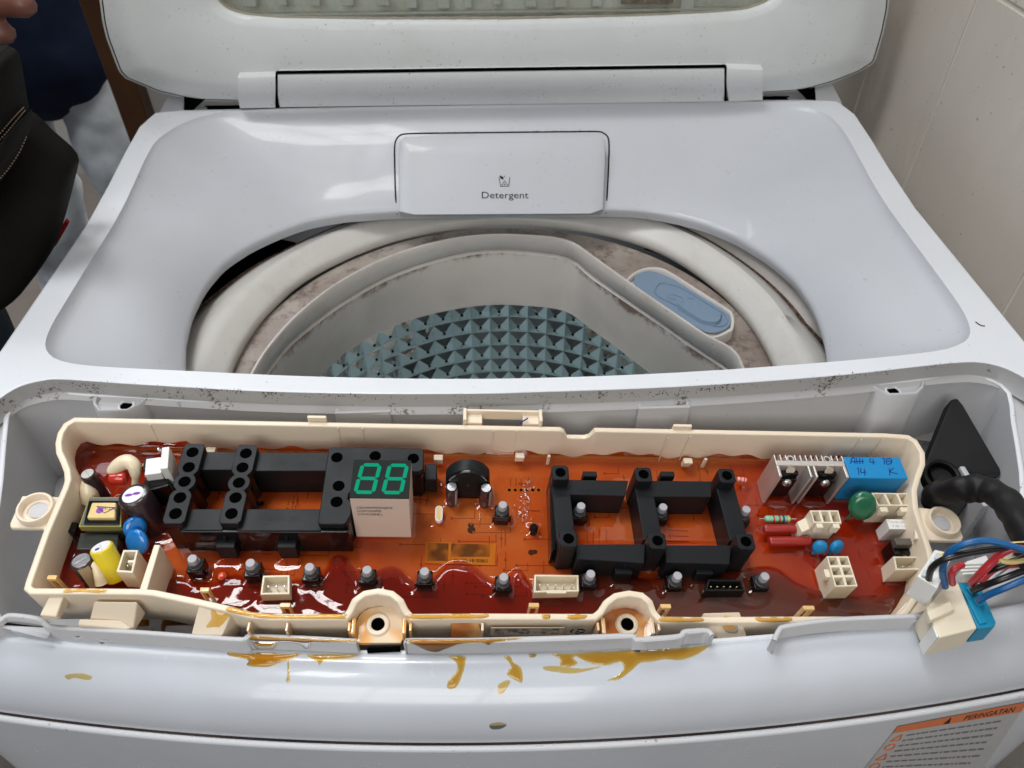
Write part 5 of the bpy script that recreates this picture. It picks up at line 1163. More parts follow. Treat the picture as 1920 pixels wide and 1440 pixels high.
for dx in (-1.8, 1.8): part('copper_end', MB().lathe([(1.0, 0), (.9, .8), (.4, 1.1)], (c_[0]+dx, c_[1]-4.8, -14.5), axis=(0, -1, .3), n=14), M_copper, ck, bevel=0)
foot(c_[0], c_[1]-2, 8, 4)
# ---- left compartment
P_ = Q([(166, 931), (227, 931), (227, 987), (146, 987)], -8); 
TRF = part('transformer', MB().prism(P_, -12.5, -8.4), M_olive, CB, bevel=.3); I_ = [tuple(q) for q in offset_poly(P_, -.7)]
part('ferrite_core', MB().prism(I_, -12.6, -8.0), M_ferrite, TRF, bevel=.3)
Pt = Q([(173, 943), (219, 943), (217, 973), (163, 973)], -6); part('winding_tape', MB().prism(Pt, -8.2, -5.2), M_tape, TRF, bevel=.8)
Pk = Q([(166, 938), (226, 938), (222, 982), (156, 982)], -7); kk = [tuple(q) for q in Pk]; part('bobbin', MB().prism(kk, -8.1, -7.2), M_blackg, TRF, bevel=.3)
lettering('tape_print', 'IM-1N', M_purple, TRF, T, -5.2, TP(186, 955, -5), (1, -.05), (0, 2.2), wmax=7); 
tri_ = Q([(182, 950), (216, 952), (196, 962)], -5.2); mb = MB()
for i in range(3): stroke(mb, [tri_[i], tri_[(i+1) % 3]], .22, -5.05)
part('tape_mark', mb, M_inkb, TRF, bevel=0); part('ink_blot', MB().lathe([(1.6, 0), (1.5, .08)], (*TP(187, 957, -5.2), -5.15), n=9), M_purple, TRF, bevel=0)
q = Q([(150, 998), (222, 1000), (218, 1030), (142, 1029)], -14); part('transformer_base', MB().prism(q, -23.6, -14.5), plastic('dark_gloss_bobbin', (.05, .055, .05), .12, .1, coat=.5), TRF, bevel=.4); foot(TP(185, 1000)[0], TP(185, 1000)[1], 9, 9, 1)
part('transformer_body', MB().prism([tuple(q_) for q_ in offset_poly(P_, -1.)], -23.6, -12.5), M_ferrite, TRF, bevel=.3)
# main smoothing capacitor (leans to the left front)
u, v = TP(249, 927, 0); ub_, vb2 = TP(292, 985, -23)
axis = np.array([u-ub_, v-vb2, 22.]); axis /= np.linalg.norm(axis)
bc, tp, a = cyl('large_capacitor', np.array([u, v, 0.])-axis*24, 6.9, 24, M_capd, M_paper, axis=axis, score=False, stripe=(-2.6, -1.6, plastic('grey_stripe', (.16, .13, .15), .3)))
hx_ = np.cross(a, [0, 1, 0]); hx_ /= np.linalg.norm(hx_); hy_ = np.cross(hx_, a)*-1
hy_ = np.cross(a, hx_)
mb = MB(); 
for c0_, c1_ in ((-.55, -.05), (.05, .6)): mb.ball(tp+hx_*(c0_+c1_)/2*6.9*.8+hy_*.3*(-1 if c0_ < 0 else 1)+a*.1, (2.0, .9, .12), 12, 6, np.c_[hx_, hy_, a])
part('purple_mark', mb, M_purple, bc, bevel=0)
vs, fs = text_mesh('MRH'); b1 = np.array([u, v, 0.])-axis*8
def wrap_text(s_, c, a, r, ang0, h0, size, mat, parent):
    vs, fs = text_mesh(s_); e1 = np.cross(a, [0, 1., 0]); e1 /= np.linalg.norm(e1); e2 = np.cross(a, e1)
    P = []
    for x, y, z in vs:
        q = ang0+x*size/r; P.append(np.array(c)+a*(h0+y*size)+(e1*math.cos(q)+e2*math.sin(q))*(r+.08))
    part('sleeve_print', MB().add(P, fs), mat, parent, bevel=0, flat=True)
M_silverp = plastic('pale_sleeve_print', (.35, .45, .55), .4)
wrap_text('RH', np.array([u, v, 0.])-axis*24, axis, 6.9, -1.9, 15.5, 3.4, M_silverp, bc); wrap_text('400V', np.array([u, v, 0.])-axis*24, axis, 6.9, -2.2, 11.0, 3.2, M_silverp, bc); wrap_text('33uF', np.array([u, v, 0.])-axis*24, axis, 6.9, -2.1, 6.6, 3.0, M_silverp, bc)
foot(ub_, vb2, 7, 6)
a = TP(280, 912, -4); b = TP(308, 900, -4)
part('black_film_block', MB().box(((a[0]+b[0])/2, (a[1]+b[1])/2, -11.5), (10.5, 6.5, 16), .35), M_blackg, CB, bevel=.5)
# white spade connector
u, v = TP(296, 866, 1); M3 = rot(0, 0, 12) 
ws = part('spade_connector', MB().box((u-1.2, v-2.5, -10), (7.2, 9.0, 23), .18).box((u+4.2, v-.2, -8.5), (3.4, 12, 27), .18), M_nylon, CB, bevel=.4)
part('spade_pin', MB().box((u-1.6, v-1.6, .8), (1.0, 5.2, 1.2), .45), M_steel, ws, bevel=.2); part('spade_pin', MB().box((u+1.0, v+4.0, 4), (1.0, 1.2, 8), .3, rot(20, 0, 0)), M_steel, ws, bevel=.2)
u, v = TP(279, 868, -5); bb = part('black_relay', MB().box((u, v, -14), (4.6, 7.5, 18), .12), M_black, CB, bevel=.4)
q = Q([(205, 862), (284, 862), (284, 874), (206, 874)], -20); part('barcode_label', MB().prism(q, -23.8, -20), M_label, CB, bevel=0)
mb = MB(); 
for i in range(14):
    u = q[0][0]+(q[1][0]-q[0][0])*(.12+i*.062); mb.box((u, q[3][1]+1.2, -19.9), (random.choice((.18, .3, .5)), 1.8, .1))
part('barcode', mb, M_inkb, CB, bevel=0)
rc_, A, d, L = rod('red_film_capacitor', 206, 896, 239, 896, -10, 3.4, M_redb)
P = [TP(208, 884, -8), TP(222, 873, -6), TP(238, 867, -5), TP(252, 876, -6), TP(254, 893, -9), TP(250, 910, -13)]
part('silicone_blob', MB().tube([(p[0], p[1], w) for p, w in zip(P, (-9, -6, -4.5, -5, -9, -15))], lambda s: 1.6+2.0*math.sin(math.pi*min(1, s*1.1+.1))**.6, 16), M_sil, CB, bevel=0, angle=80)
part('silicone_blob', MB().tube([(*TP(167, 893, -5), -6), (*TP(164, 908, -8), -9), (*TP(166, 922, -11), -12), (*TP(169, 934, -15), -16)], lambda s: 2.2+3.*s*(1.25-s*.55), 16), M_sil, CB, bevel=0, angle=80)
part('silicone_blob', MB().tube([(*TP(172, 1058, -8), -8), (*TP(178, 1060, -8), -9), (*TP(182, 1074, -9), -12), (*TP(184, 1084, -10), -15)], lambda s: 1.2+1.6*s, 12), M_sil, CB, bevel=0, angle=80)
u, v = TP(168, 888, -3); cyl('small_capacitor', (u+1.5, v-2.5, -20), 3.4, 17.5, M_capd, M_alu, axis=(-.14, .14, 1))
u, v = TP(189, 1025, -3); ax_ = np.array([-.32, .52, 1.]); ax_ /= np.linalg.norm(ax_)
yc, tp, a = cyl('yellow_capacitor', np.array([u, v, -3])-ax_*17, 4.9, 17, M_capy, M_paper, axis=ax_, stripe=(-1.2+3.1, -.3+3.1, M_capd))
part('blue_dot', MB().lathe([(1.0, .1), (1.0, .2)], tp+np.array([-.8, -1.6, .6]), axis=a, n=8), M_ink, yc, bevel=0)
wrap_text('10uF', np.array([u, v, -3])-ax_*17, ax_, 4.9, -1.4, 10, 2.6, M_inkb, yc); wrap_text('50V', np.array([u, v, -3])-ax_*17, ax_, 4.9, -1.3, 6, 2.6, M_inkb, yc)
u, v = TP(151, 1052, -6); cyl('small_capacitor', (u+1.6, v-2.4, -21), 4.5, 15, M_capd, M_steel, axis=(-.12, .2, 1), stripe=(1.6, 2.6, plastic('tan_print', (.4, .33, .22), .4)))
u, v = TP(135, 990, -14); part('transistor', MB().box((u, v, -18), (4.4, 5, 10)), M_blackg, CB, bevel=.3); foot(u, v, 3, 3, 1)
foot(*TP(165, 1085), 5, 5, 1.5); foot(*TP(200, 1060), 5, 5, 1.5)
u, v = TP(147, 950, -16); part('diode', MB().lathe([(1.2, 0), (1.2, 5)], (u, v-3, -19), axis=(.1, 1, .3), n=14), M_ferrite, CB, bevel=0)
# ---- the potting resin: a height field poured over the board, deep along the front edge
flow = [(283, 1108), (300, 1098), (320, 1085), (340, 1082), (360, 1090), (383, 1092), (412, 1090), (440, 1076), (462, 1082), (480, 1097), (497, 1108), (520, 1105), (545, 1090), (560, 1086), (585, 1093), (604, 1080), (615, 1055), (625, 1043), (638, 1040), (652, 1048), (664, 1064), (676, 1088), (690, 1094), (704, 1074), (720, 1063), (738, 1061), (754, 1070), (768, 1086), (790, 1095), (812, 1084), (826, 1066), (842, 1056), (860, 1053), (880, 1056), (900, 1068), (918, 1084), (938, 1094), (952, 1078), (966, 1067), (980, 1070), (990, 1086), (1004, 1104), (1030, 1108), (1060, 1098), (1080, 1075), (1090, 1062), (1140, 1068), (1200, 1084), (1240, 1082), (1262, 1066), (1330, 1070), (1400, 1066), (1425, 1062), (1448, 1064), (1466, 1072), (1492, 1092), (1520, 1102), (1560, 1115), (1600, 1118), (1650, 1114), (1680, 1100), (1712, 1090), (1740, 1200), (230, 1200), (240, 1120)]
FP = np.array([TP(x, y, WR) for x, y in flow]); FPs = np.array([tuple(p) for p in smooth_path([tuple(p) for p in FP[:-3]], 3)]+[tuple(p) for p in FP[-3:]])
def poly_sd(U, V, P):
    n = len(P); ins = np.zeros(U.shape, bool); dmin = np.full(U.shape, 1e9)
    for i in range(n):
        a = P[i]; b = P[(i+1) % n]; d = b-a; L = d.dot(d)+1e-9
        t = np.clip(((U-a[0])*d[0]+(V-a[1])*d[1])/L, 0, 1); dmin = np.minimum(dmin, np.hypot(U-a[0]-t*d[0], V-a[1]-t*d[1]))
        c = (a[1] > V) != (b[1] > V)
        with np.errstate(divide='ignore', invalid='ignore'): ins ^= c & (U < (b[0]-a[0])*(V-a[1])/(b[1]-a[1])+a[0])
    return np.where(ins, dmin, -dmin)
ug = np.arange(-214, 226, .9); vg = np.arange(-46, 56, .9); Ug, Vg = np.meshgrid(ug, vg)
TI = np.array(inn_t); sd_t = poly_sd(Ug, Vg, TI); sd_f = poly_sd(Ug, Vg, FPs)
def vnoise(U, V, s_, seed):
    r_ = np.random.default_rng(seed); g = r_.random((80, 80)); x = (U/s_) % 79; y = (V/s_) % 79; xi = x.astype(int); yi = y.astype(int); fx = x-xi; fy = y-yi; fx = fx*fx*(3-2*fx); fy = fy*fy*(3-2*fy)
    return (g[yi, xi]*(1-fx)+g[yi, xi+1]*fx)*(1-fy)+(g[yi+1, xi]*(1-fx)+g[yi+1, xi+1]*fx)*fy-.5
H_ = np.full(Ug.shape, WR) + .22*vnoise(Ug+300, Vg+100, 14, 1)+.08*vnoise(Ug+300, Vg+100, 5, 2)
fl1 = np.clip(sd_f, 0, None); H_ += 1.5*(1-np.exp(-fl1/1.5))*(sd_f > 0)+.7*(1-np.exp(-fl1/14))
# second, thinner sheets inside the flow that ran later
for seed, (x, y, rx, ry) in enumerate(((860, 1105, 62, 34), (640, 1100, 46, 44), (735, 1105, 26, 26), (1200, 1125, 90, 20), (420, 1120, 60, 22), (1600, 1140, 70, 16), (980, 1110, 25, 25), (1400, 1120, 60, 22))):
    cu_, cv_ = TP(x, y, WR); du_, dv_ = rx*.226, ry*.26; q = 1-np.hypot((Ug-cu_)/du_, (Vg-cv_)/dv_)+.5*vnoise(Ug+200+seed*9, Vg+90, 9, 20+seed); H_ += .32*(1-np.exp(-np.clip(q, 0, None)*9))
for (fu, fv, hu, hv, hh) in FOOT:
    d = np.hypot(np.clip(np.abs(Ug-fu)-hu, 0, None), np.clip(np.abs(Vg-fv)-hv, 0, None)); H_ += hh*np.exp(-d/1.25)*.62
H_ += 1.2*np.exp(-np.clip(sd_t, 0, None)/1.4)
leftm = 1/(1+np.exp((Ug-TP(285, 1060)[0])/2)); H_ += leftm*(.9+1.0*vnoise(Ug+300, Vg+100, 8, 5))
rearL = np.exp(-np.hypot((Ug-TP(250, 870)[0])/28, (Vg-48)/5)**2); H_ += rearL*2.0
thick = np.clip(H_-WP, .3, None)
thick = thick*(.9+.6*vnoise(Ug+300, Vg+100, 30, 9)+.3*vnoise(Ug+300, Vg+100, 9, 11))+np.clip((-45-Ug)/40, 0, 1)*.35+3.1*(sd_f > 0)*(1-np.exp(-fl1/2.0))+leftm*.6+np.clip((Ug-10)/80, 0, 1)*4.5*(sd_f > 0)*(1-np.exp(-fl1/3.0))+np.clip((Ug-110)/50, 0, 1)*2.0
keep = sd_t > -1.6
idx = -np.ones(Ug.shape, int); idx[keep] = np.arange(keep.sum())
cells = keep[:-1, :-1] & keep[1:, :-1] & keep[:-1, 1:] & keep[1:, 1:]
I0 = idx[:-1, :-1][cells]; I1 = idx[:-1, 1:][cells]; I2 = idx[1:, 1:][cells]; I3 = idx[1:, :-1][cells]
me = bpy.data.meshes.new('potting_resin'); vv = np.c_[Ug[keep], Vg[keep], H_[keep]]*MM; ff = np.c_[I0, I1, I2, I3]
me.vertices.add(len(vv)); me.vertices.foreach_set('co', vv.ravel()); me.loops.add(ff.size); me.loops.foreach_set('vertex_index', ff.ravel()); me.polygons.add(len(ff)); me.polygons.foreach_set('loop_start', np.arange(0, ff.size, 4)); me.update(calc_edges=True); me.validate()
at = me.attributes.new('thick', 'FLOAT', 'POINT'); at.data.foreach_set('value', thick[keep].astype(np.float32))
me.shade_smooth(); me.materials.append(M_resin)
ro_ = bpy.data.objects.new('potting_resin', me); COL.objects.link(ro_); place(ro_, T.mat(), CB)
# burnt spots and scratches on the resin
for x, y, r_ in ((883, 985, 1.5), (884, 994, 2.0), (996, 1036, 1.5), (1003, 1035, 1.2)):
    u, v = TP(x, y, WP); part('scorch_spot', MB().lathe([(r_, 0), (r_, .05)], (u, v, WP+.05+random.random()*.03), n=14), plastic('scorch', (.06, .03, .03), .5, .3), CB, bevel=0)
mb = MB()
for i in range(90):
    x = random.gauss(992-(i/90)*14, 7); y = 895+i*.9+random.gauss(0, 6); u, v = TP(x, y, WR)
    r_ = random.uniform(.12, .4); mb.ball((u, v, WR+.2), (r_, r_*random.uniform(.6, 2), r_*.5), 6, 4)
for i in range(140):
    x = random.uniform(830, 1350); y = random.uniform(880, 1010); u, v = TP(x, y, WR); r_ = random.uniform(.07, .2); mb.ball((u, v, WR+.12), (r_, r_, r_*.6), 5, 4)
part('resin_crumbs', mb, M_steel, CB, bevel=0, kind='stuff')
# resin that climbed the tray's walls
tf = ofs(-.62); zz = [(-19.5+1.8*math.sin(p[0]*.11)+1.2*math.sin(p[0]*.37+1)+ (3.0 if p[0] < -150 else 0)) for p in ti]
part('wall_film', MB().loft([[(p[0], p[1], -24) for p in tf], [(p[0], p[1], z) for p, z in zip(tf, zz)]]), M_thinresin, CB, bevel=0, angle=80)
tf = ofs(-.7); part('wall_film', MB().loft([[(p[0], p[1], -24) for p in tf], [(p[0], p[1], z-2.2) for p, z in zip(tf, zz)]]), M_thinresin, CB, bevel=0, angle=80)
# recycling mark on the front wall
u, v = TP(1083, 1178, -9); va = TP(1083, 1163, 0)[1]-1.0; mb = MB()
for q0 in (0, 1, 2):
    mb.tube([(u+3.0*math.cos(q), va-.2, -9.3+2.2*math.sin(q)) for q in np.linspace(q0*2.094+.2, q0*2.094+1.7, 6)], .28, 6)
mb.ball((u, va-.2, -9.3), (.7, .2, .7), 8, 6); part('recycling_mark', mb, M_inkb, tray, bevel=0)
# =================================================================== SPILLED RESIN
def sd_pts(P, pts):
    P = np.array(P, float); pts = np.array(pts, float); return poly_sd(pts[:, 0], pts[:, 1], P)
def blob(name, pxs, trees, hmax, mat, parent, k=4, step=2.6, d0=3., thick_=None, smooth_=True, base=.06):
    P = [tuple(p) for p in (smooth_path(pxs, k, True) if smooth_ else densify(pxs, 3))]
    P = [tuple(p) for p in resamp(P, 2.0)]
    xs = [p[0] for p in P]; ys = [p[1] for p in P]; g = []
    yy = min(ys)+step/2
    while yy < max(ys):
        xx = min(xs)+step/2
        while xx < max(xs): g.append((xx+random.uniform(-.3, .3), yy)); xx += step
        yy += step
    if g:
        sd = sd_pts(P, g); g = [q for q, d in zip(g, sd) if d > 1.2]
    n = len(P); V = [Vector(p) for p in P]+[Vector(q) for q in g]
    v, e, f, *_ = delaunay_2d_cdt(V, [(i, (i+1) % n) for i in range(n)], [], 0, 1e-4)
    F_ = [t_ for t_ in f if inside((sum(v[i][0] for i in t_)/len(t_), sum(v[i][1] for i in t_)/len(t_)), P)]
    sd = sd_pts(P, [tuple(q) for q in v]); out = []; th_ = []; last = None
    for q, d in zip(v, sd):
        h = hmax*(1-math.exp(-max(0, d)/d0)); best = None
        for tr in trees:
            a, nn = hit(tr, q[0], q[1], base+h)
            if a is not None and (best is None or (a-Vector(CAM)).length < (best-Vector(CAM)).length): best = a
        if best is None: best = last if last is not None else Vector((0, 0, 0))
        last = best; out.append(tuple(best)); th_.append(.3+h)
    mb = MB().add(out, [tuple(t_) for t_ in F_]); o = build(name, mb, mat, parent, G, angle=80)
    at = o.data.attributes.new('thick', 'FLOAT', 'POINT'); at.data.foreach_set('value', np.array(th_, np.float32)*(1. if thick_ is None else thick_)); return o
z8 = lambda L: [(380+x/3.84, 1030+y/3.84) for x, y in L]; z9 = lambda L: [(860+x/3.2, 1030+y/3.2) for x, y in L]; zr = lambda L: [(30+x/4.8, 950+y/4.8) for x, y in L]
tfa = bvh(fascia); trd = bvh(*ridges); 
for L, h_ in ((z8([(180, 738), (240, 738), (420, 742), (700, 747), (715, 752), (640, 790), (560, 815), (480, 845), (400, 847), (330, 840), (320, 822), (330, 800), (270, 782), (190, 765)]), .75),
              (z8([(608, 800), (620, 800), (624, 850), (628, 930), (626, 955), (605, 957), (600, 940), (610, 900)]), .35),
              (z8([(755, 755), (900, 752), (1120, 756), (1060, 785), (960, 800), (870, 803), (842, 838), (825, 808), (780, 785)]), .6),
              ([(841, 1230), (872, 1231), (871, 1250), (866, 1268), (857, 1287), (845, 1292), (838, 1288), (841, 1276), (853, 1262), (858, 1250), (852, 1239)], .5),
              (z9([(270, 645), (290, 636), (315, 650), (330, 680), (370, 705), (385, 750), (380, 798), (350, 790), (300, 762), (290, 740), (312, 700), (290, 665)]), .45),
              (z9([(560, 628), (700, 622), (900, 608), (1100, 602), (1300, 592), (1400, 584), (1500, 578), (1430, 632), (1330, 665), (1240, 660), (1160, 675), (1090, 682), (1055, 712), (1015, 745), (960, 780), (890, 787), (950, 758), (985, 722), (985, 690), (950, 680), (880, 697), (810, 690), (750, 668), (705, 642), (690, 655), (715, 682), (680, 702), (615, 704), (604, 655)]), .5),
              (z9([(510, 705), (600, 700), (740, 715), (860, 700), (800, 722), (690, 745), (590, 738), (520, 724)]), .12),
              (z9([(235, 850), (240, 810), (290, 785), (310, 800), (262, 866), (240, 868)]), .14), (z9([(420, 628), (465, 628), (460, 645), (428, 648)]), .4),
              (zr([(505, 1172), (560, 1163), (600, 1168), (580, 1190), (550, 1206), (520, 1190)]), .6), (zr([(725, 1190), (800, 1196), (890, 1208), (880, 1228), (820, 1222), (790, 1242), (750, 1225)]), .6), (zr([(1510, 1262), (1550, 1258), (1585, 1268), (1545, 1278)]), .3),
              ([(122, 1266), (150, 1262), (172, 1268), (166, 1275), (140, 1271), (128, 1274)], .06), ([(918, 1358), (934, 1354), (950, 1358), (940, 1366), (922, 1367)], .06)):
    blob('resin_drip', L, [tfa, trd], h_, M_drip, WMR, d0=3.5, thick_=2.1)
for L in (z8([(345, 628), (600, 638), (900, 645), (1105, 655), (1098, 668), (900, 668), (790, 670), (778, 690), (760, 712), (735, 716), (705, 690), (620, 668), (545, 672), (515, 716), (450, 722), (390, 718), (365, 690)]), z8([(1475, 650), (1700, 648), (1920, 648), (2200, 640), (2300, 645), (2100, 668), (2060, 690), (2010, 672), (1860, 680), (1760, 712), (1690, 738), (1630, 732), (1560, 702)])):
    blob('resin_drip', L, [trd, tfa], .45, M_drip, WMR, thick_=3.4)
ttr = bvh(tray)
for L in ([(437, 1137), (510, 1150), (640, 1150), (646, 1157), (640, 1161), (508, 1160), (470, 1156), (425, 1146)], [(776, 1151), (905, 1150), (900, 1160), (776, 1161)], [(1018, 1150), (1030, 1150), (1031, 1160), (1017, 1160)], [(1068, 1151), (1098, 1151), (1096, 1160), (1066, 1161)], [(1244, 1157), (1312, 1158), (1312, 1166), (1240, 1166)], [(1420, 1157), (1480, 1157), (1478, 1166), (1425, 1166)], [(127, 1104), (170, 1103), (200, 1106), (190, 1112), (150, 1110), (120, 1112)]):
    blob('rim_resin', L, [ttr], .35, M_drip, CB, thick_=1.8, d0=2)
tfb = bvh(*[o for o in CB.children_recursive if o.name.startswith('front_')])
blob('rim_resin', [(398, 1141), (436, 1144), (430, 1160), (417, 1186), (409, 1194), (402, 1180), (386, 1176), (396, 1160)], [tfb], .3, M_drip, CB, thick_=1.6, d0=6)
blob('rim_resin', [(1352, 1160), (1362, 1154), (1376, 1163), (1384, 1178), (1380, 1187), (1364, 1186), (1354, 1176)], [tfb], .5, M_drip, CB, thick_=1.6, d0=4)
tfl = bvh(recess_floor)
blob('resin_puddle', [(252, 1166), (256, 1155), (268, 1151), (278, 1158), (279, 1172), (268, 1184), (256, 1180)], [tfl], .8, M_drip, WMR, thick_=3); blob('resin_puddle', [(302, 1185), (304, 1165), (318, 1152), (338, 1152), (352, 1168), (352, 1200), (340, 1215), (310, 1210)], [tfl], .9, M_drip, WMR, thick_=3)
# grit along the dirty step, and flecks elsewhere
gr = MB(); tst = bvh(stepo, caseo); tbw = bvh(bowl, caseo)
def fleck(px, py, tree, r, mb=gr):
    h, n = hit(tree, px, py, .05)
    if h is None: return
    q = rng.random(3)*2-1; q /= np.linalg.norm(q); M = np.linalg.qr(np.c_[q, rng.random((3, 2))])[0]; a = (r*random.uniform(.6, 2.0), r*random.uniform(.5, 1), r*random.uniform(.25, .6))
    base = [np.array(h)+M @ (np.array(c)*a) for c in ((1, 0, 0), (-.4, .9, 0), (-.7, -.6, .3), (0, 0, 1), (.1, .2, -.8))]; mb.add(base, [(0, 1, 3), (1, 2, 3), (2, 0, 3), (1, 0, 4), (2, 1, 4), (0, 2, 4)])
rimpx = [(80, 720), (150, 717), (250, 722), (400, 732), (500, 739), (640, 744), (800, 746), (950, 745), (1100, 742), (1250, 738), (1400, 724), (1550, 711), (1700, 692), (1790, 684)]
for i in range(560):
    t = random.random()**.9*(len(rimpx)-1.001); k = int(t); a, b = rimpx[k], rimpx[k+1]; x = a[0]+(b[0]-a[0])*(t-k); y = a[1]+(b[1]-a[1])*(t-k)
    if noise_ok := (math.sin(x*.021)+math.sin(x*.057+2) > -.7): fleck(x, y+random.gauss(0, 3.2), tst, random.uniform(.12, .5))
for i in range(60):
    x = random.choice((430, 540, 640, 1080, 1240, 1300, 1340, 1560, 1640))+random.gauss(0, 16); k = max(j for j in range(len(rimpx)) if rimpx[j][0] <= x); a, b = rimpx[k], rimpx[min(k+1, len(rimpx)-1)]; y = a[1]+(b[1]-a[1])*(x-a[0])/max(1, b[0]-a[0]); fleck(x, y+random.gauss(-2, 2), tst, random.uniform(.4, .9))
for cx_f, cy_f, sx_f, sy_f, n in ((1420, 380, 60, 40, 26), (1620, 600, 60, 60, 14), (1470, 450, 30, 20, 10), (390, 300, 60, 50, 8), (1700, 655, 60, 20, 14), (300, 260, 20, 20, 30), (150, 540, 3, 3, 0)):
    for i in range(n): fleck(random.gauss(cx_f, sx_f), random.gauss(cy_f, sy_f), tbw, random.uniform(.12, .35))
for i in range(110):
    x = random.triangular(800, 1140, 1040); fleck(x, 248.5-(x-800)*.008+random.gauss(0, 1.3), tbw, random.uniform(.2, .6))
for i in range(60):
    t = random.random(); fleck(95+t*225+random.gauss(0, 1.5), 640-t*385+random.gauss(-2, 1.5), tbw, random.uniform(.12, .3))
for i in range(70):
    fleck(random.uniform(100, 1800), random.uniform(230, 690), tbw, random.uniform(.08, .2))
build('dirt_grit', gr, M_grime, WMR, G, flat=True, kind='stuff')
hr = []
for x, y in ((1829, 604), (1834, 608), (1840, 611), (1846, 612)):
    h, n = hit(tbw, x, y, .25); hr.append(h)
if all(h is not None for h in hr): build('hair', MB().tube([tuple(h) for h in hr], .35, 6), M_grime, WMR)
# warning sticker on the cabinet's front right
tcab = bvh(cabinet)
SP = [np.array(p, float) for p in ((1683, 1361), (1945, 1311), (1838, 1475), (1597, 1470))]
def sq(s_, t): return (SP[0]*(1-s_)+SP[1]*s_)*(1-t)+(SP[3]*(1-s_)+SP[2]*s_)*t
def decal(name, quads, lift, mat, parent, nx=10, ny=6):
    mb = MB()
    for (s0, t0, s1, t1) in quads:
        V = []; ok = True
        for j in range(ny+1):
            for i in range(nx+1):
                q = sq(s0+(s1-s0)*i/nx, t0+(t1-t0)*j/ny); h, n = hit(tcab, q[0], q[1], lift)
                if h is None: ok = False; break
                V.append(tuple(h))
            if not ok: break
        if not ok: continue
        mb.add(V, [(j*(nx+1)+i, j*(nx+1)+i+1, (j+1)*(nx+1)+i+1, (j+1)*(nx+1)+i) for j in range(ny) for i in range(nx)])
    return build(name, mb, mat, parent, G, angle=80)
smax = .93
stk = decal('warning_sticker', [(0, 0, smax, .12), (0, .12, smax, .97)], .2, M_sticker, WMR, 14, 6)
decal('sticker_header', [(0, 0, smax, .12)], .3, M_orange, stk, 14, 2)
rows = []
for r_ in range(9):
    s_ = .13; t = .19+r_*.085
    while s_ < .80-.0*r_:
        L = random.uniform(.015, .06); rows.append((s_, t, min(.84, s_+L), t+.022)); s_ += L+.012
decal('sticker_print', rows, .3, plastic('grey_small_print', (.16, .16, .17), .5), stk, 2, 1)
M_outl = M_orange; mb = MB()
for r_ in range(5):
    cxs, cts = .065, .21+r_*.16
    T3 = [(cxs-.035, cts+.05), (cxs+.035, cts+.05), (cxs+.02, cts-.045), (cxs-.035, cts+.05)] if r_ % 2 == 0 else [(cxs+.035*math.cos(q), cts+.05*math.sin(q)) for q in np.linspace(0, 6.3, 10)]
    for a, b in zip(T3[:-1], T3[1:]):
        qa = sq(*a); qb = sq(*b); ha, _ = hit(tcab, qa[0], qa[1], .35); hb_, _ = hit(tcab, qb[0], qb[1], .35)
        if ha is not None and hb_ is not None: mb.tube([tuple(ha), tuple(hb_)], .3, 5)
build('sticker_pictogram', mb, M_orange, stk)
def px_text(name, s_, o_s, o_t, w_s, h_t, mat, parent, tree, lift=.4):
    vs, fs = text_mesh(s_); xm = max(v[0] for v in vs); out = []
    for v in vs:
        q = sq(o_s+v[0]/xm*w_s, o_t-v[1]*h_t); h, n = hit(tree, q[0], q[1], lift); out.append(tuple(h) if h is not None else out[-1])
    return build(name, MB().add(out, fs), mat, parent, flat=True)
px_text('sticker_lettering', 'PERINGATAN', .50, .10, .36, .095, M_inkb, stk, tcab)
mb = MB(); tq = [(.36, .105), (.405, .105), (.387, .015)]; hh_ = [hit(tcab, *sq(*q), .45)[0] for q in tq]
if all(h is not None for h in hh_): mb.add([tuple(h) for h in hh_], [(0, 1, 2)])
build('warning_triangle', mb, M_inkb, stk, flat=True)
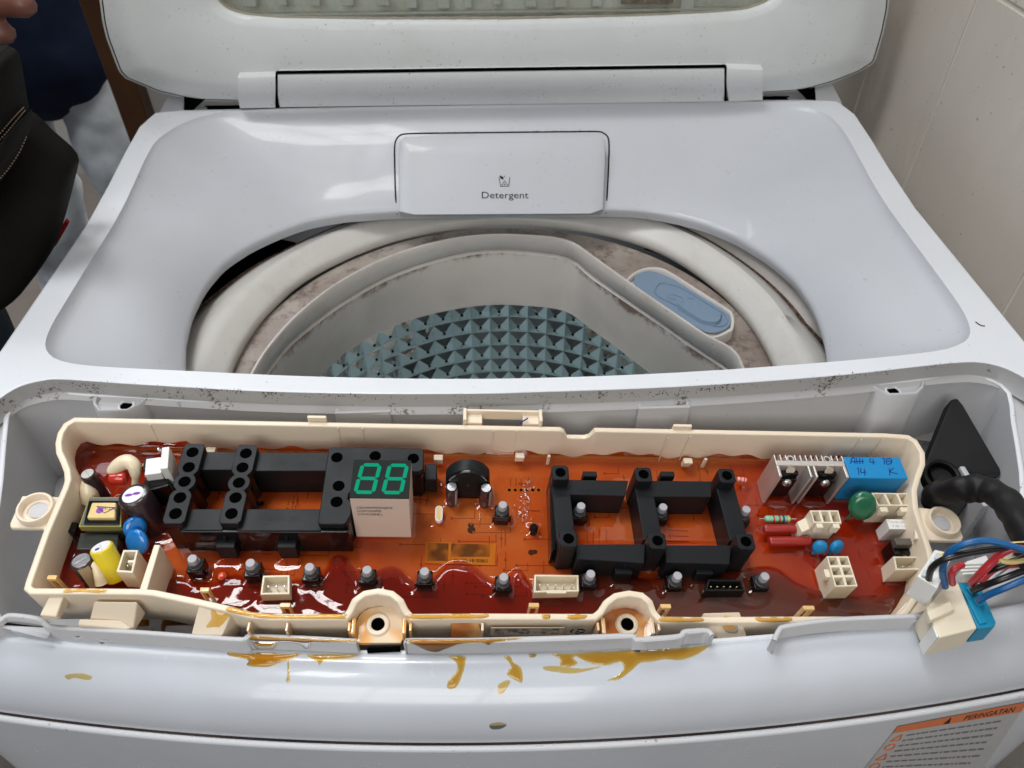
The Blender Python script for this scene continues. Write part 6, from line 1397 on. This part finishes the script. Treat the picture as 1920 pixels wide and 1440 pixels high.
# =================================================================== WIRING
def W3(P): return [tuple(onz(x, y, z)) for x, y, z in P]
HR = root('wiring_harness', Matrix.Translation(Vector(onz(1850, 1080, -10))*MM), 'bundle of coloured wires with a cream and blue plug lying on the front edge', 'wiring')
for P, m, r_ in (([(1772, 1100, -8), (1767, 1068, 4), (1780, 1036, 14), (1812, 1019, 20), (1850, 1014, 22), (1890, 1022, 22), (1930, 1036, 20), (1990, 1060, 14)], M_wblue, 1.65),
                 ([(1741, 1086, -2), (1748, 1064, 6), (1772, 1048, 12), (1810, 1038, 15), (1860, 1030, 17), (1910, 1024, 17), (1990, 1020, 14)], M_wblack, 1.55),
                 ([(1822, 1094, -6), (1840, 1074, 4), (1862, 1052, 10), (1884, 1034, 15), (1912, 1029, 17), (1990, 1045, 15)], M_wred, 1.9),
                 ([(1786, 1094, -6), (1784, 1078, 2), (1790, 1066, 6), (1804, 1059, 5)], M_wred, 1.6),
                 ([(1850, 1072, 2), (1870, 1064, 6), (1900, 1052, 9), (1930, 1040, 10), (1990, 1025, 8)], M_wblack, 1.55),
                 ([(1872, 1044, 12), (1880, 1052, 12), (1900, 1054, 11), (1925, 1050, 10), (1990, 1040, 8)], M_wyel, 1.2),
                 ([(1880, 1024, 8), (1910, 1021, 10), (1990, 1018, 10)], M_wyel, 1.5), ([(1835, 1080, -6), (1870, 1056, 0), (1930, 1044, 2), (1990, 1040, 0)], M_wyel, 1.3),
                 ([(1824, 1108, -7), (1846, 1098, 0), (1880, 1085, 6), (1925, 1068, 9), (1990, 1045, 8)], M_wblack, 1.6),
                 ([(1834, 1127, -8), (1852, 1116, -2), (1885, 1102, 4), (1930, 1084, 8), (1990, 1065, 8)], M_wblue, 1.6), ([(1838, 1092, -10), (1880, 1062, -6), (1990, 1055, -6)], M_wred, 1.6)):
    build('wire', MB().tube(W3(P), r_*.86, 12), m, HR)
def slab(name, px, z1, z0, mat, parent, bevel=.5):
    P = [onz(x, y, z1)[:2] for x, y in px]; return build(name, MB().prism([tuple(p) for p in P], z0, z1), mat, parent, bevel=bevel)
pA = slab('plug_housing', [(1753, 1030), (1788, 1038), (1758, 1104), (1720, 1080)], -2, -16, M_nylon, HR)
for i in range(3):
    q0 = np.array((1757, 1036))+np.array((-12, 16))*i; slab('plug_cell', [tuple(q0+np.array(o)) for o in ((0, 0), (15, 4), (9, 15), (-6, 10))], -.7, -1.2, plastic('cell_shadow_white', (.55, .56, .56), .5), pA, .1)
slab('yellow_mark', [(1766, 1036), (1778, 1038), (1776, 1045), (1765, 1043)], -.4, -1.2, plastic('yellow_marker', (.75, .5, .03), .5), pA, .1)
pB = slab('plug_housing', [(1768, 1099), (1797, 1091), (1833, 1178), (1762, 1196), (1737, 1140)], -12, -27, M_creamc, HR, .7); pB['label'] = 'cream plug housing with a blue back wedge'
slab('plug_latch', [(1738, 1146), (1782, 1126), (1790, 1142), (1745, 1163)], -9.5, -13, M_creamc, pB, .4); slab('plug_foot', [(1748, 1172), (1786, 1164), (1796, 1180), (1757, 1195)], -12.5, -28, M_nylon, pB, .4)
slab('plug_wedge', [(1797, 1091), (1838, 1094), (1846, 1118), (1868, 1166), (1866, 1174), (1834, 1179)], -12.5, -24, M_wblk, pB, .5); slab('wedge_ridge', [(1806, 1108), (1822, 1108), (1852, 1166), (1838, 1170)], -11.5, -13, M_wblk, pB, .4)
for x, y in ((1823, 1108), (1834, 1127)): h = onz(x, y, -11.3); build('wire_seal', MB().lathe([(2.3, -1), (2.2, 1.2), (1.8, 1.6)], h, axis=(.6, .1, .6), n=16), M_wblk, pB)
pC = slab('plug_housing', [(1812, 1052), (1850, 1040), (1862, 1068), (1824, 1086)], -8, -22, M_nylon, HR, .5)
for i in range(4): a = onz(1818+i*3.5, 1058+i*6, -7.5); build('plug_rib', MB().box(tuple(a), (11, 1.0, 1.4), -.0), M_nylon, pC, bevel=.3)
# taped cable
P = W3([(1752, 938, -34), (1760, 926, -26), (1785, 920, -16), (1820, 916, -10), (1852, 920, -6), (1882, 938, -2), (1906, 968, 2), (1926, 1010, 4), (1950, 1070, 2)])
mb = MB(); sp_ = smooth_path(P, 8); prev = None; rg = []
for i, p in enumerate(sp_):
    d = sp_[min(i+1, len(sp_)-1)]-sp_[max(i-1, 0)]; d /= np.linalg.norm(d); e1 = np.cross([0, 0, 1.], d) if prev is None else prev-d*prev.dot(d); e1 /= np.linalg.norm(e1); prev = e1; e2 = np.cross(d, e1)
    rg.append([tuple(p+(e1*math.cos(q)+e2*math.sin(q))*(6.3+.35*math.sin(i*.37+q*2)+.3*math.sin(i*.83-q+1)+.3*math.sin(q*3+i*.21))) for q in np.linspace(0, 2*math.pi, 21)[:-1]])
mb.loft(rg, cap=(True, True)); tag(build('taped_cable', mb, M_sleeve, None), 'thick black cable wrapped in cloth tape curving out of the black grommet', 'cable')
# =================================================================== PEOPLE AND BAG ON THE LEFT
def capsules(segs):
    mb = MB()
    for a, b, ra, rb_ in segs:
        a = np.array(a, float); b = np.array(b, float); d = b-a; L = np.linalg.norm(d); d /= L
        prof_ = [(ra*math.sin(q), -ra*math.cos(q)) for q in np.linspace(.25, math.pi/2, 5)]+[(rb_*math.sin(q), L-rb_*math.cos(q)) for q in np.linspace(math.pi/2, math.pi-.25, 5)]
        mb.lathe(prof_, a, axis=d, n=20)
    return mb
def fleshy(name, segs, mat, parent, vox=8, it=6, wr=0., wsc=.06):
    o = build(name, capsules(segs), mat, parent)
    m = o.modifiers.new('remesh', 'REMESH'); m.mode = 'VOXEL'; m.voxel_size = vox*MM; m.use_smooth_shade = True
    m = o.modifiers.new('smooth', 'SMOOTH'); m.iterations = it; m.factor = .6
    if wr:
        t_ = bpy.data.textures.new(name+'_folds', 'CLOUDS'); t_.noise_scale = wsc; t_.noise_depth = 2
        m = o.modifiers.new('folds', 'DISPLACE'); m.texture = t_; m.strength = wr*MM; m.texture_coords = 'GLOBAL'; m.mid_level = .5
    return o
def person(x, y, face, jeans, shirt, label, hem, sh_h=1380):
    """standing adult, floor at -920, x/y under the pelvis, legs a little apart"""
    Z = lambda h: -920+h
    segs = [((x-85, y, Z(900)), (x-95, y-10, Z(480)), 72, 50), ((x-95, y-10, Z(480)), (x-100, y+10, Z(95)), 50, 36), ((x+85, y, Z(900)), (x+92, y-20, Z(480)), 72, 50), ((x+92, y-20, Z(480)), (x+95, y, Z(95)), 50, 36),
            ((x-60, y, Z(920)), (x+60, y, Z(920)), 92, 92), ((x, y, Z(930)), (x, y, Z(1330)), 100, 115), ((x-130, y, Z(1360)), (x+130, y, Z(1360)), 66, 66), ((x, y, Z(1380)), (x, y-6, Z(1500)), 52, 48),
            ((x, y-12, Z(1560)), (x, y-6, Z(1620)), 74, 84), ((x-165, y, Z(1360)), (x-215, y+10, Z(1080)), 46, 38), ((x-215, y+10, Z(1080)), (x-90, y-150, Z(1120)), 38, 28), ((x+165, y, Z(1360)), (x+215, y+10, Z(1080)), 46, 38), ((x+215, y+10, Z(1080)), (x+90, y-150, Z(1120)), 38, 28),
            ((x-100, y+20, Z(45)), (x-105, y-120, Z(35)), 38, 34), ((x+95, y+10, Z(45)), (x+100, y-130, Z(35)), 38, 34)]
    for sg in (-1, 1):
        hx, hy, hz = x+sg*80, y-160, Z(1190); segs += [((hx, hy, hz), (hx-sg*4, hy-12, hz-75), 24, 26)]
        for i in range(4): segs += [((hx+(i-1.5)*5*sg, hy-16+(i-1.5)*13, hz-95), (hx+(i-1.5)*3*sg-sg*6, hy-18+(i-1.5)*14, hz-150-(6, 12, 8, -6)[i]), 9.5, 8)]
        segs += [((hx-sg*8, hy-34, hz-40), (hx-sg*16, hy-58, hz-98), 11, 9)]
    b = fleshy('person', segs, M_skin, None, 9, 3); tag(b, label, 'person')
    fleshy('jeans', [(a, q, r1+11, r2+16) for a, q, r1, r2 in segs[:4]]+[(segs[4][0], segs[4][1], 102, 102)], jeans, b, 9, 8, 26, .075)
    fleshy('shirt', [((x, y, Z(hem+90)), (x, y, Z(1330)), 128, 134), ((x-58, y, Z(hem+88)), (x-40, y, Z(1200)), 116, 104), ((x+58, y, Z(hem+88)), (x+40, y, Z(1200)), 116, 104), ((x-130, y, Z(1360)), (x+130, y, Z(1360)), 82, 82), ((x-165, y, Z(1350)), (x-205, y+8, Z(1150)), 66, 60), ((x+165, y, Z(1350)), (x+205, y+8, Z(1150)), 66, 60)], shirt, b, 9, 8, 16, .09)
    hd = (x, y-6, Z(1600)); fleshy('hair', [((x, y+10, Z(1640)), (x, y+14, Z(1600)), 84, 80)], M_black, b, 9, 3)
    return b
pa_ = person(-655, 1180, 0, M_jeans, M_navy, 'person in pale washed jeans and a navy shirt standing beyond the brown door post', 718)
# nearer person: only hip, thigh and fingers show
tb = [((-505, 520, 60), (-470, 480, -340), 95, 70), ((-470, 480, -340), (-480, 520, -780), 68, 50), ((-690, 540, 60), (-700, 500, -340), 95, 70), ((-700, 500, -340), (-700, 540, -780), 68, 50), ((-640, 560, 60), (-540, 550, 60), 110, 105)]
fing = []
def CP(px, py, dep): return CAM+ray(px, py)*dep
fb = fleshy('person', [((-600, 560, 60), (-600, 570, 420), 105, 125), ((-700, 570, 440), (-480, 570, 440), 70, 70), ((-600, 565, 470), (-600, 560, 600), 52, 50), ((-600, 552, 650), (-600, 556, 720), 76, 84),
    ((-460, 560, 430), (-440, 480, 230), 48, 40), ((-440, 480, 230), tuple(CP(-190, -90, 520)), 38, 27), (tuple(CP(-190, -90, 520)), tuple(CP(-95, -20, 520)), 27, 22), (tuple(CP(-175, -110, 530)), tuple(CP(-90, -50, 530)), 22, 17),
    (tuple(CP(-95, -28, 515)), tuple(CP(-25, 2, 505)), 10.5, 9.6), (tuple(CP(-25, 2, 505)), tuple(CP(45, 10, 500)), 9., 8.2), (tuple(CP(-95, 16, 530)), tuple(CP(-30, 52, 522)), 9.5, 8.8), (tuple(CP(-30, 52, 522)), tuple(CP(8, 62, 518)), 8.8, 7.8), (tuple(CP(-100, 30, 540)), tuple(CP(-50, 72, 530)), 9.5, 8.5),
    (tuple(CP(-110, -70, 510)), tuple(CP(-40, -60, 495)), 12, 9.5), (tuple(CP(-100, 50, 545)), tuple(CP(-70, 95, 540)), 8.5, 7.5)]+[(a, b, r1*.85, r2*.85) for a, b, r1, r2 in tb], M_skin, None, 3.6, 2)
tag(fb, 'nearest person at the left edge, only fingers and a dark denim thigh showing', 'person')
fleshy('jeans', tb, M_jeans2, fb, 8, 6, 16, .05); fleshy('shirt', [((-600, 560, 90), (-600, 570, 420), 120, 135), ((-700, 570, 440), (-480, 570, 440), 84, 84), ((-460, 560, 430), (-445, 500, 290), 60, 52)], M_navy, fb, 8, 6, 14, .09); fleshy('hair', [((-600, 570, 720), (-600, 575, 680), 86, 82)], M_black, fb, 8, 3)
def ypoly(px, Y): return [ony(x, y, Y) for x, y in px]
BG = root('tool_bag', Matrix.Translation(Vector(ony(40, 350, 430))*MM), 'black canvas tool bag with tan stitching hanging at the left edge', 'bag')
def bagpiece(name, px, Y, dep, puff=1.0, mat=M_bag):
    P = ypoly([tuple(p) for p in smooth_path(px, 3, True)], Y); c = np.mean(np.array(P), 0)
    rg = [[tuple(p+(c-p)*.12+np.array([0, dep*.1, 0])) for p in P], [tuple(p+np.array([0, 0, 0])) for p in P], [tuple(p+(c-p)*.01+np.array([0, -dep*.5, 0])) for p in P], [tuple(p+(c-p)*.06+np.array([0, -dep*.85, 0])) for p in P], [tuple(p+(c-p)*.3+np.array([0, -dep*(1+.06*puff), 0])) for p in P], [tuple(p+(c-p)*.7+np.array([0, -dep*(1+.1*puff), 0])) for p in P]]
    o = build(name, MB().loft(rg, cap=(True, True)), mat, BG, angle=60); return o
bagpiece('bag_body', [(-120, 260), (20, 240), (52, 205), (100, 245), (145, 288), (142, 330), (115, 430), (98, 470), (52, 535), (12, 566), (-30, 575), (-120, 560)], 452, 22)
bagpiece('bag_flap', [(-120, 90), (0, 84), (20, 88), (36, 100), (44, 140), (52, 190), (50, 210), (0, 285), (-50, 330), (-120, 350)], 428, 30, .6)
bagpiece('bag_fold', [(-60, 350), (0, 290), (54, 205), (60, 225), (50, 260), (10, 330), (-50, 390)], 424, 30, .4)
def stitches(px, Y, off=-3.2):
    P = [ony(x, y, Y)+np.array([0, off, 0]) for x, y in px]; S_ = smooth_path(P, 12); mb = MB()
    for i in range(0, len(S_)-1, 2): mb.tube([S_[i], S_[i]*.3+S_[i+1]*.7], .32, 5)
    build('stitching', mb, M_stitch, BG)
stitches([(0, 252), (20, 228), (38, 208), (50, 196)], 397, -3); stitches([(0, 262), (22, 238), (42, 214), (54, 200)], 397, -4); stitches([(0, 335), (20, 312), (40, 282), (55, 250)], 392, -3)
stp = [ony(x, y, 470) for x, y in ((96, 458), (104, 462), (128, 420), (122, 413))]; build('red_strap', MB().loft([[tuple(p) for p in stp], [tuple(p+np.array([0, 3, 0])) for p in stp]], cap=(True, True)), M_redc, BG)
# ------------------------------------------------------------------ tidy: every part mesh keeps its place
bpy.context.view_layer.update()
